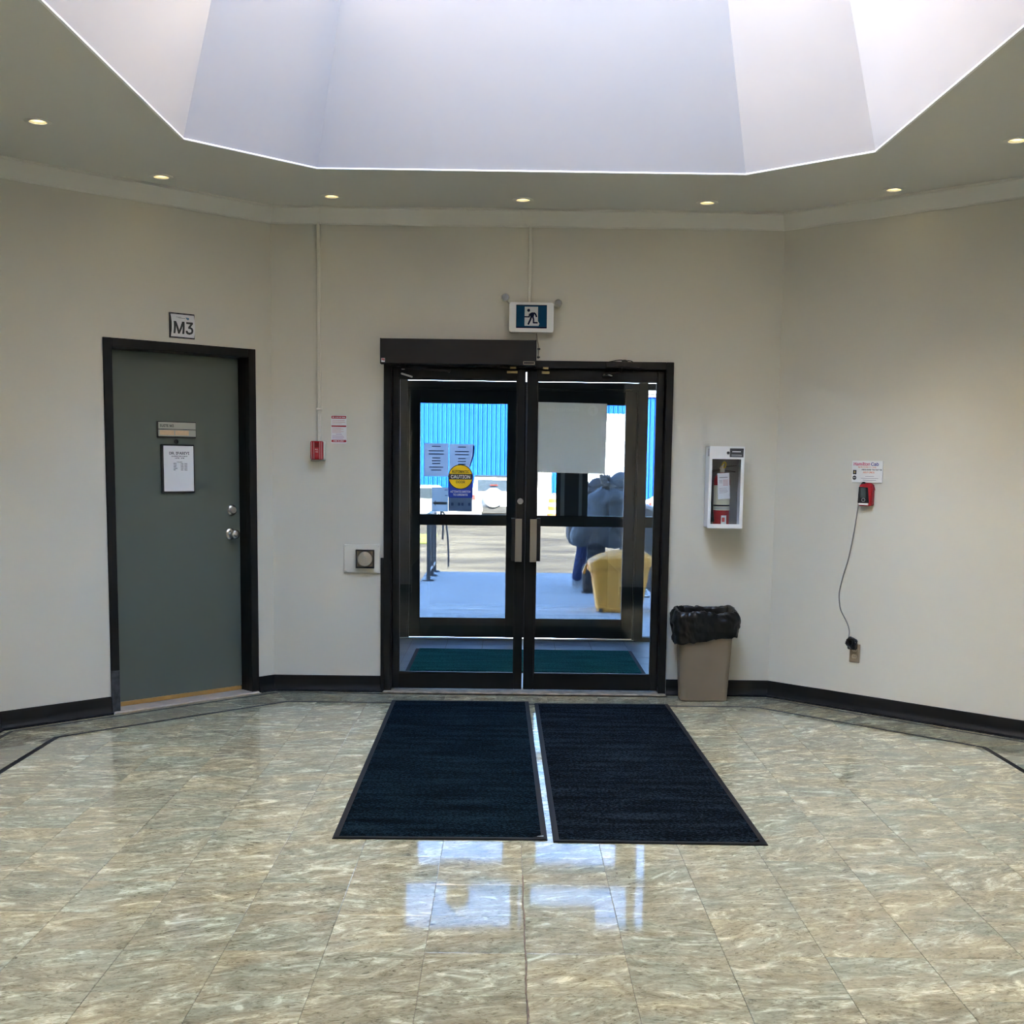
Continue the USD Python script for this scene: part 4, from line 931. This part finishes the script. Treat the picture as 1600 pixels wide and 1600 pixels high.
person('person in grey hooded winter coat, dark trousers and brown boots, bending behind the salt bin', .97, 14.02, (.02, 0, .80), (.22, 0, 1.06), (.33, 0, 1.21), ((-.04, -.07, 0), (.05, .10, 0)), 'jacket_grey', 'trousers_dark', 'boot', 5, .55, -.14)

# ---- far building
BY = 56.0
fb = thing('blue_building', 'large blue ribbed metal building across the parking lot', 'building', (0, BY, GZ))
HT = 5.50
DOORS = [(0.15, 2.00), (2.22, 6.05)]
DZ = 4.57
def ribbed(x0, x1, z0, z1):
    P = []; x = x0
    while x < x1 - 1e-6:
        for dx, y in ((0, 0), (.05, 0), (.09, -.085), (.13, -.085), (.17, 0)):
            if x + dx <= x1: P.append((x + dx, y))
        x += .2
    P.append((x1, 0)); P = np.array(P); back = P[::-1] + [0, .03]
    return trimesh.creation.extrude_polygon(Polygon(np.vstack([P, back])), z1 - z0, engine='earcut').apply_translation((0, 0, z0))
for k in range(-16, 18):
    x0, x1 = k * 1.0, k * 1.0 + 1.0
    z0 = 0.0
    segs = [(x0, x1, 0.0)]
    for a, b in DOORS:
        ns = []
        for s, e, z in segs:
            if z > 0 or e <= a or s >= b: ns.append((s, e, z)); continue
            if s < a: ns.append((s, a, 0.0))
            ns.append((max(s, a), min(e, b), DZ))
            if e > b: ns.append((b, e, 0.0))
        segs = ns
    part(fb, 'siding_panel', cat(*[ribbed(s, e, z, HT - .14) for s, e, z in segs]), 'siding_blue')
for a, b in DOORS:
    dd = part(fb, 'overhead_door', cat(*[box(a + .02, b - .02, -.02, .03, z, z + .54, .01) for z in np.arange(0.02, DZ - .2, .56)]), 'siding_white')
    part(dd, 'door_trim', box(a - .02, b + .02, -.08, .02, DZ - .10, DZ + .04), 'trim_beige')
part(fb, 'fascia', box(-16, 18, -.10, .05, HT - .14, HT - .02), 'siding_white'); part(fb, 'flashing', box(-16, 18, -.14, .3, HT - .02, HT + .03), 'flashing')
part(fb, 'core', box(-16, 18, .06, 4, 0, HT - .03), 'siding_blue')

# ---- vehicles
def wheel(x, y, r=.36, w=.24):
    return move(rot(lathe([(0, -w / 2), (r * .62, -w / 2), (r * .66, -w / 2 - .01), (r * .97, -w / 2), (r, -w / 2 + .03), (r, w / 2 - .03), (r * .97, w / 2), (0, w / 2)], 24), math.pi / 2, (0, 1, 0)), x, y, r)
suv = thing('suv', 'white boxy off-road car seen from behind with a covered spare wheel', 'car', (-.53, 50, GZ))
def tapered(x, y0, y1, z0, z1, tx_, ty0, ty1):
    v = np.array([(-x, y0, z0), (x, y0, z0), (x, y1, z0), (-x, y1, z0), (-x + tx_, y0 + ty0, z1), (x - tx_, y0 + ty0, z1), (x - tx_, y1 - ty1, z1), (-x + tx_, y1 - ty1, z1)])
    return trimesh.convex.convex_hull(v)
part(suv, 'body', cat(box(-.90, .90, .08, 4.0, .50, 1.20, .06), tapered(.88, .08, 2.6, 1.18, 1.86, .10, .10, .35)), 'car_white')
part(suv, 'rear_window', rot(box(-.66, .66, .085, .10, 1.27, 1.72, .004), -.14, (1, 0, 0), (0, .1, 1.25)), 'car_glass')
part(suv, 'roof', box(-.79, .79, .14, 2.3, 1.83, 1.90, .03), 'car_glass', label='dark roof')
part(suv, 'tail_light', box(-.86, -.76, .05, .09, .86, 1.12, .01), 'tail_red'); part(suv, 'tail_light', box(.76, .86, .05, .09, .86, 1.12, .01), 'tail_red')
part(suv, 'bumper', cat(box(-.92, .92, -.05, .2, .36, .66, .04), box(-.75, .75, .1, 3.8, .22, .52)), 'car_trim')
part(suv, 'number_plate', box(-.72, -.44, -.056, -.05, .48, .60), 'tyre_cover')
sp = part(suv, 'spare_wheel', move(facing(lathe([(0, 0), (.34, 0), (.39, .06), (.40, .18), (.37, .25), (0, .27)], 32)), -.02, .08, 1.02), 'tyre_cover', 40)
part(suv, 'brake_light', box(-.14, .14, .02, .08, 1.50, 1.54), 'tail_red')
for x in (-.78, .78):
    for y in (.75, 3.3): part(suv, 'wheel', wheel(x, y), 'tyre', 40)
def side_car(name, label, loc, rotz, paint, L=4.5, van=False):
    t = thing(name, label, 'car', loc, rotz)
    hb = 1.0 if not van else 1.2; ht = 1.5 if not van else 2.0
    prof = Polygon([(0, .32), (L, .32), (L, .72), (L - .15, hb - .08), (L - 1.1, hb), (L - 1.7 - .2 * van, ht), (.9, ht), (.25, hb), (0, hb - .1)]) if not van else Polygon([(0, .32), (L, .32), (L, .8), (L - .9, hb), (L - 1.4, ht), (.08, ht), (0, hb)])
    part(t, 'body', move(upright(extrude(prof.buffer(.05).buffer(-.05), 1.7)), 0, 1.7, 0), paint)
    wins = [[(.55, hb + .02), (.98, ht - .08), (1.85, ht - .08), (1.85, hb + .02)], [(1.95, hb + .02), (1.95, ht - .08), (L - 1.78, ht - .08), (L - 1.25, hb + .02)]]
    for w_ in wins: part(t, 'side_window', plate(Polygon(w_), .006, 0), 'car_glass')
    part(t, 'headlight', box(L - .22, L - .01, -.012, .2, .66, .80, .01), 'lamp_glass'); part(t, 'tail_light', box(.01, .12, -.012, .2, .70, .88, .01), 'tail_red')
    for x in (.85, L - .9):
        for y in (.12, 1.58): part(t, 'wheel', rot(wheel(0, 0, .33, .22), math.pi / 2, (0, 0, 1)).apply_translation((x, y, 0)), 'tyre', 40)
    return t
side_car('parked_car', 'white parked car side-on at the left behind the arrow notice', (-5.6, 48, GZ), 0, 'car_white', 4.6)
side_car('parked_car', 'white parked car glimpsed through the narrow sidelight on the right', (5.72, 50.5, GZ), 0, 'car_white', 4.6)
dm = thing('traffic_drum', 'orange and white traffic drum beside the dark taped notice', 'traffic drum', (2.04, 54.4, GZ))
for k in range(6):
    part(dm, 'band', move(lathe([(0, 0), (.30 - .012 * k, 0), (.29 - .012 * k, .16), (0, .16)], 24), 0, 0, .06 + k * .16), 'drum_white' if k % 2 else 'drum_orange', 40)
part(dm, 'base', lathe([(0, 0), (.38, 0), (.38, .05), (.31, .07), (0, .07)], 24), 'tyre', 40)
part(dm, 'handle', tube(smooth_path([(-.08, 0, 1.0), (-.06, 0, 1.08), (.06, 0, 1.08), (.08, 0, 1.0)]), .015), 'drum_orange', True)
gr = box(-6.5, -2.30, 37.5, 41.5, GZ, GZ + .06, .03)
solo('grass', gr, 'grass', 'small patch of yellow-green grass at the edge of the lot', 'grass', kind='stuff')

# ================================================================== RIGHT OF THE ENTRANCE
xc = at_back('extinguisher_cabinet', 'white glass-fronted fire extinguisher cabinet on the back wall', 'extinguisher cabinet', 1.349, 1.083)
CW, CH, CDp = .106, .50, .150
part(xc, 'case', cat(box(-CW, -CW + .006, -CDp, 0, 0, CH), box(CW - .006, CW, -CDp, 0, 0, CH), box(-CW, CW, -CDp, 0, 0, .006), box(-CW, CW, -CDp, 0, CH - .006, CH), box(-CW, CW, -.006, 0, 0, CH)), 'white_plastic')
part(xc, 'lining', cat(box(-CW + .006, CW - .006, -.008, -.006, .006, CH - .006), box(-CW + .006, CW - .006, -CDp + .01, -.008, CH - .008, CH - .006)), 'tape_grey')
dd = part(xc, 'door', plate(rrect(-CW - .002, CW + .002, -.002, CH + .002, .003).difference(sbox(-.090, .024, .088, .424)), .012, -CDp), 'white_plastic')
part(dd, 'glass', box(-.092, .090, -CDp - .007, -CDp - .004, .022, .426), 'glass_cabinet')
part(dd, 'latch', cat(move(facing(lathe([(0, 0), (.009, 0), (.008, .006), (0, .007)], 16)), .006, -CDp - .012, .462)), 'black_plastic')
lb = part(dd, 'label', box(.016, .100, -CDp - .0135, -CDp - .012, .436, .490), 'print_black')
part(dd, 'label_print', bars([(.030, .084, .467, .473), (.026, .090, .449, .4505), (.026, .090, .444, .4455)], -CDp - .0135), 'print_white', kind='stuff')
part(xc, 'hinge', box(-CW - .004, -CW, -CDp + .005, -CDp + .03, .44, .488), 'tape_grey')
fe = at_back('fire_extinguisher', 'red fire extinguisher with white tag inside the glass cabinet', 'fire extinguisher', 1.349, 1.083)
ey = -.080
part(fe, 'cylinder', move(lathe([(0, 0.008), (.046, 0.008), (.050, .014), (.050, .29), (.044, .315), (.028, .332), (.016, .338), (.016, .352), (0, .352)], 36), -.012, ey, 0), 'red_cylinder', 40)
def band(z0, z1, r, a0, a1, n=16):
    a = np.linspace(a0, a1, n); o = np.c_[np.sin(a) * r, -np.cos(a) * r]; q = np.c_[np.sin(a) * (r - .001), -np.cos(a) * (r - .001)][::-1]
    return move(extrude(Polygon(np.vstack([o, q])), z1 - z0, z0), -.012, ey, 0)
part(fe, 'label', band(.108, .262, .0508, -1.5, 1.5), 'cream_label'); part(fe, 'label_print', cat(*[band(z, z + .004, .0512, -1.1, 1.1) for z in (.115, .122)]), 'print_grey', kind='stuff')
part(fe, 'warning_label', band(.020, .076, .0508, -.15, .55), 'paper'); part(fe, 'warning_mark', band(.036, .064, .0513, -.05, .30), 'print_red')
part(fe, 'strap', band(.132, .142, .0522, -1.57, 1.57), 'black_plastic')
part(fe, 'valve', cat(move(lathe([(0, .34), (.018, .34), (.018, .37), (.012, .376), (.012, .392), (0, .392)], 20), -.012, ey, 0)), 'steel')
part(fe, 'lever', cat(rot(box(-.022, .078, ey - .010, ey + .010, .372, .379, .002), -.12, (0, 1, 0), (-.012, ey, .37)), rot(box(-.022, .070, ey - .008, ey + .008, .352, .359, .002), .12, (0, 1, 0), (-.012, ey, .355))), 'black_plastic')
part(fe, 'safety_pin', cat(tube(smooth_path([(-.018, ey - .012, .385), (-.006, ey - .016, .405), (.006, ey - .014, .395), (.0, ey - .014, .372), (-.012, ey - .012, .372)]), .005)), 'yellow_plastic', True)
part(fe, 'hose', tube(smooth_path([(-.03, ey, .360), (-.075, ey + .01, .345), (-.084, ey, .30), (-.082, ey - .005, .20), (-.074, ey - .01, .12), (-.072, ey - .01, .05)]), .008), 'black_plastic', True)
part(fe, 'nozzle', cyl((-.072, ey - .01, .095), (-.070, ey - .012, .035), .009, .016), 'black_plastic', 30)
tg = part(fe, 'tag', move(rot(box(-.037, .037, -.001, .0, -.16, .0), -.06, (0, 1, 0)), -.016, ey - .056, .338), 'paper')
part(tg, 'tag_print', cat(move(rot(bars([(-.026, .026, -.030, -.024)] + [(-.028, -.008, z, z + .003) for z in (-.045, -.053, -.061)] + [(-.028, .028 - .02 * rng.random(), z, z + .0025) for z in (-.095, -.105, -.113, -.122)], -.001), -.06, (0, 1, 0)), -.016, ey - .056, .338)), 'print_grey', kind='stuff')
part(tg, 'tag_stamp', move(rot(bars([(-.004, .028, z, z + .005) for z in (-.046, -.054, -.062, -.070, -.078)], -.001), -.06, (0, 1, 0)), -.016, ey - .056, .338), 'print_pink', kind='stuff')

# trash bin with bag
tb = thing('trash_bin', 'tan plastic waste bin standing between the entrance and the right corner', 'trash bin', (1.247, 7.735, 0))
rs = [ring_rr(.150 + .0 * z, .080, .035, z, 6) for z in (0,)]
rs = []
for z in (0.0, .006, .05, .20, .40, .51, .525):
    f = z / .545; rs.append(ring_rr(.146 + .028 * f - (.006 if z == 0 else 0), .078 + .018 * f - (.006 if z == 0 else 0), .034, z, 6))
for f_z in (.515, .10): 
    f = f_z / .545; rs.append(ring_rr(.140 + .028 * f, .072 + .018 * f, .030, f_z, 6))
part(tb, 'body', loft(rs), 'bin_taupe', 40)
def bag():
    n = 96; R = []
    p0 = np.array(sbox(-.13, -.055, .13, .055).buffer(.045, quad_segs=12).exterior.coords)[:-1]
    L = LineString(np.vstack([p0, p0[:1]])); u = np.array([L.interpolate(k / n, normalized=True).coords[0] for k in range(n)])
    ang = np.arctan2(u[:, 1] / .1, u[:, 0] / .17); rg = np.random.default_rng(8)
    levels = [(.385, 1.075, 0), (.392, 1.10, 0), (.41, 1.12, 0), (.44, 1.15, 1), (.47, 1.17, 1), (.50, 1.185, 1), (.53, 1.18, 1), (.555, 1.13, 1), (.570, 1.06, 1), (.572, .99, 1), (.558, .91, 1), (.51, .82, 1), (.42, .74, 0), (.30, .66, 0)]
    for i, (z, s, w) in enumerate(levels):
        q = u * s; P = np.c_[q, np.full(n, z)]
        nz = meshkit.fbm(np.c_[np.cos(ang) * 3.0, np.sin(ang) * 3.0, np.full(n, z * 9)], 4, 3) - .5
        nz2 = meshkit.fbm(np.c_[np.cos(ang) * 9.0, np.sin(ang) * 9.0, np.full(n, z * 4)], 3, 7) - .5
        P[:, 0] *= 1 + .12 * nz + .05 * nz2; P[:, 1] *= 1 + .26 * nz + .09 * nz2
        P[:, 1] = np.minimum(P[:, 1], .118)
        if i < 2: P[:, 2] += .030 * (u[:, 0] / .175) * 0.9 + .012 * nz2
        if 5 < i < 11: P[:, 2] += .034 * nz + .018 * nz2 + .010 * (u[:, 1] / .1)
        R.append(P)
    m = loft(R); return m
bg = bag()
bg2 = bg.subdivide(); bg2.vertices = bg2.vertices + bg2.vertex_normals * ((meshkit.fbm(bg2.vertices * np.array([26, 26, 34]), 4, 5) - .5) * .026)[:, None]
bg2.vertices[:, 1] = np.minimum(bg2.vertices[:, 1], .120)
bagt = solo('trash_bag', move(bg2, 1.247, 7.735, 0), 'bag_black', 'black plastic bag folded over the rim of the waste bin', 'trash bag', smooth=35)

# phone, cab sign, cord, plug and outlet on the right slanting wall
sg = at_right('cab_sign', 'small white cab company sign with red and navy lettering above the phone', 'sign', .634, 1.443)
part(sg, 'board', box(-.100, .100, -.006, 0, -.064, .064, .001), 'white_plastic')
part(sg, 'red_lettering', text('Hamilton', -.089, .036, .0185, -.006, True, 'l', .106), 'print_crimson')
part(sg, 'navy_lettering', text('Cab', .024, .036, .0185, -.006, True, 'l', .050), 'print_navy')
part(sg, 'orange_lettering', cat(text('NEW DIRECT LINE', .0, .0225, .0085, -.006, False, 'c', .118), text('JUST ONCE', .010, -.0085, .0095, -.006, True, 'c', .076)), 'print_orange')
part(sg, 'black_lettering', text("PRESS ROUND 'TAXI' BUTTON", .030, .0075, .0080, -.006, True, 'c', .130), 'print_black')
part(sg, 'print', bars([(-.010, .046, -.029, -.0265), (-.038, .074, -.040, -.0375), (-.026, .060, -.051, -.0485)], -.006), 'print_grey', kind='stuff')
part(sg, 'square_mark', box(-.092, -.070, -.0068, -.006, -.016, .009), 'print_black'); part(sg, 'square_mark_centre', plate(Point(-.081, -.0035).buffer(.006), .0004, -.0068), 'print_gold')
part(sg, 'round_mark', plate(Point(-.081, -.037).buffer(.0125), .0008, -.006), 'print_black'); part(sg, 'round_mark_bar', box(-.090, -.072, -.0073, -.0068, -.0385, -.0355), 'print_white')
ph = at_right('taxi_phone', 'red handset with black face mounted under the cab sign', 'phone', .640, 1.307)
body_ = unary_union([rrect(-.043, .045, -.066, .05, .014), Polygon([(-.04, .03), (-.034, .055), (-.015, .066), (.022, .066), (.038, .056), (.045, .03)]).buffer(.004)])
part(ph, 'shell', cat(move(upright(extrude(body_, .026)), 0, 0, 0), move(upright(extrude(body_.buffer(-.005), .006)), 0, -.026, 0)), 'red_phone', 30)
fc = part(ph, 'face', plate(Polygon([(-.040, -.046), (.026, -.046), (.016, .040), (-.036, .044)]).buffer(.003), .003, -.032), 'black_plastic')
part(fc, 'screen', plate(sbox(-.026, -.017, .008, .040), .001, -.035), 'phone_screen')
part(fc, 'dial_ring', plate(Point(-.006, -.030).buffer(.011).difference(Point(-.006, -.030).buffer(.009)), .001, -.035), 'print_grey')
part(ph, 'lower_bar', plate(rrect(-.037, .026, -.060, -.049, .003), .003, -.032), 'white_plastic')
part(ph, 'top_socket', cat(move(upright(extrude(Point(-.014, .064).buffer(.012), .012)), 0, -.018, 0)), 'black_plastic', 30)
cd = at_right('phone_cord', 'thin grey cord hanging in a loose curve from phone to outlet', 'cord', 0, 0)
cpts = [(.626, -.024, 1.372), (.606, -.022, 1.366), (.592, -.012, 1.318), (.584, -.008, 1.22), (.566, -.006, 1.087), (.539, -.006, .932), (.508, -.006, .82), (.485, -.006, .713), (.490, -.006, .645), (.504, -.006, .598), (.548, -.007, .53), (.566, -.010, .486), (.572, -.02, .45), (.582, -.03, .425)]
part(cd, 'cord', tube(smooth_path(cpts), .0032), 'cord_grey', True)
ou = at_right('power_outlet', 'brown electrical outlet low on the slanting wall', 'outlet', .606, .352)
part(ou, 'cover_plate', box(-.035, .035, -.006, 0, -.057, .057, .003), 'outlet_brown')
for z in (-.020, .022): part(ou, 'receptacle', plate(Point(0, z).buffer(.0165).intersection(sbox(-.02, z - .0125, .02, z + .0125)), .002, -.006), 'outlet_face')
for x in (-.006, .006):
    for z in (-.020, .022): part(ou, 'slot', box(x - .0015, x + .0015, -.0088, -.008, z - .005, z + .005), 'print_black')
pg = at_right('plug_adapter', 'black plug adapter with a knot of coiled cord in the outlet', 'plug', .600, .412)
part(pg, 'adapter', box(-.028, .026, -.040, -.006, -.036, .026, .006), 'black_plastic')
rg = np.random.default_rng(3); kp = []
for k in range(26):
    a = k * 1.9; kp.append((.036 * math.cos(a) * rg.uniform(.5, 1.1), -.046 + .014 * math.sin(k * .7), .008 + .034 * math.sin(a) * rg.uniform(.6, 1.15)))
part(pg, 'coiled_cord', tube(smooth_path(kp, 5), .0042, 6), 'black_plastic', True)

# ================================================================== MATS
def mat_(name, label, corners, pile):
    c = np.array(corners); ctr = c.mean(0); t = thing(name, label, 'mat', (ctr[0], ctr[1], 0))
    P = Polygon(c - ctr)
    part(t, 'border', cat(extrude(P, .003, .0008), extrude(P.buffer(-.006, join_style=2), .0022, .0038)), 'rubber')
    inner = P.buffer(-.024, join_style=2)
    g = []
    # gently uneven pile surface
    b = inner.bounds; nx, ny = 24, 72; co = np.array(inner.exterior.coords)[:-1]
    idx = [np.argmin(co @ np.array(v)) for v in ((1, 1), (-1, 1), (-1, -1), (1, -1))]
    q = [co[i] for i in idx]
    u, v = np.meshgrid(np.linspace(0, 1, nx), np.linspace(0, 1, ny), indexing='ij')
    X = (1 - u)[..., None] * (1 - v)[..., None] * q[0] + u[..., None] * (1 - v)[..., None] * q[1] + u[..., None] * v[..., None] * q[2] + (1 - u)[..., None] * v[..., None] * q[3]
    Z = .0095 + .0012 * (meshkit.fbm(np.dstack([X[..., 0] * 9, X[..., 1] * 9, np.zeros_like(u)]), 3, 2) - .5)
    edge = (u < 1e-6) | (u > 1 - 1e-6) | (v < 1e-6) | (v > 1 - 1e-6); Z[edge] = .006
    V = np.dstack([X, Z]).reshape(-1, 3); f = []
    for i in range(nx - 1):
        for j in range(ny - 1):
            a = i * ny + j; f += [(a, a + ny, a + ny + 1), (a, a + ny + 1, a + 1)]
    m = trimesh.Trimesh(V, f, process=False)
    if m.face_normals[:, 2].mean() < 0: m.invert()
    part(t, 'pile', m, pile, True); return t
lm = mat_('entrance_mat', 'dark navy entrance mat, the left of the two before the doors', [(-.694, 7.560), (.148, 7.572), (.176, 4.762), (-.671, 4.752)], 'pile_navy')
mat_('entrance_mat', 'charcoal entrance mat, the right of the two before the doors', [(.182, 7.520), (1.006, 7.540), (1.040, 4.730), (.198, 4.738)], 'pile_charcoal')
part(lm, 'corner_tag', move(extrude(Polygon([(0, 0), (.026, 0), (.026, .014)]), .0012, .0092), .395, -1.375, 0), plain('tag_pale', (0.30, 0.34, 0.33), 0.5), label='pale corner tag')
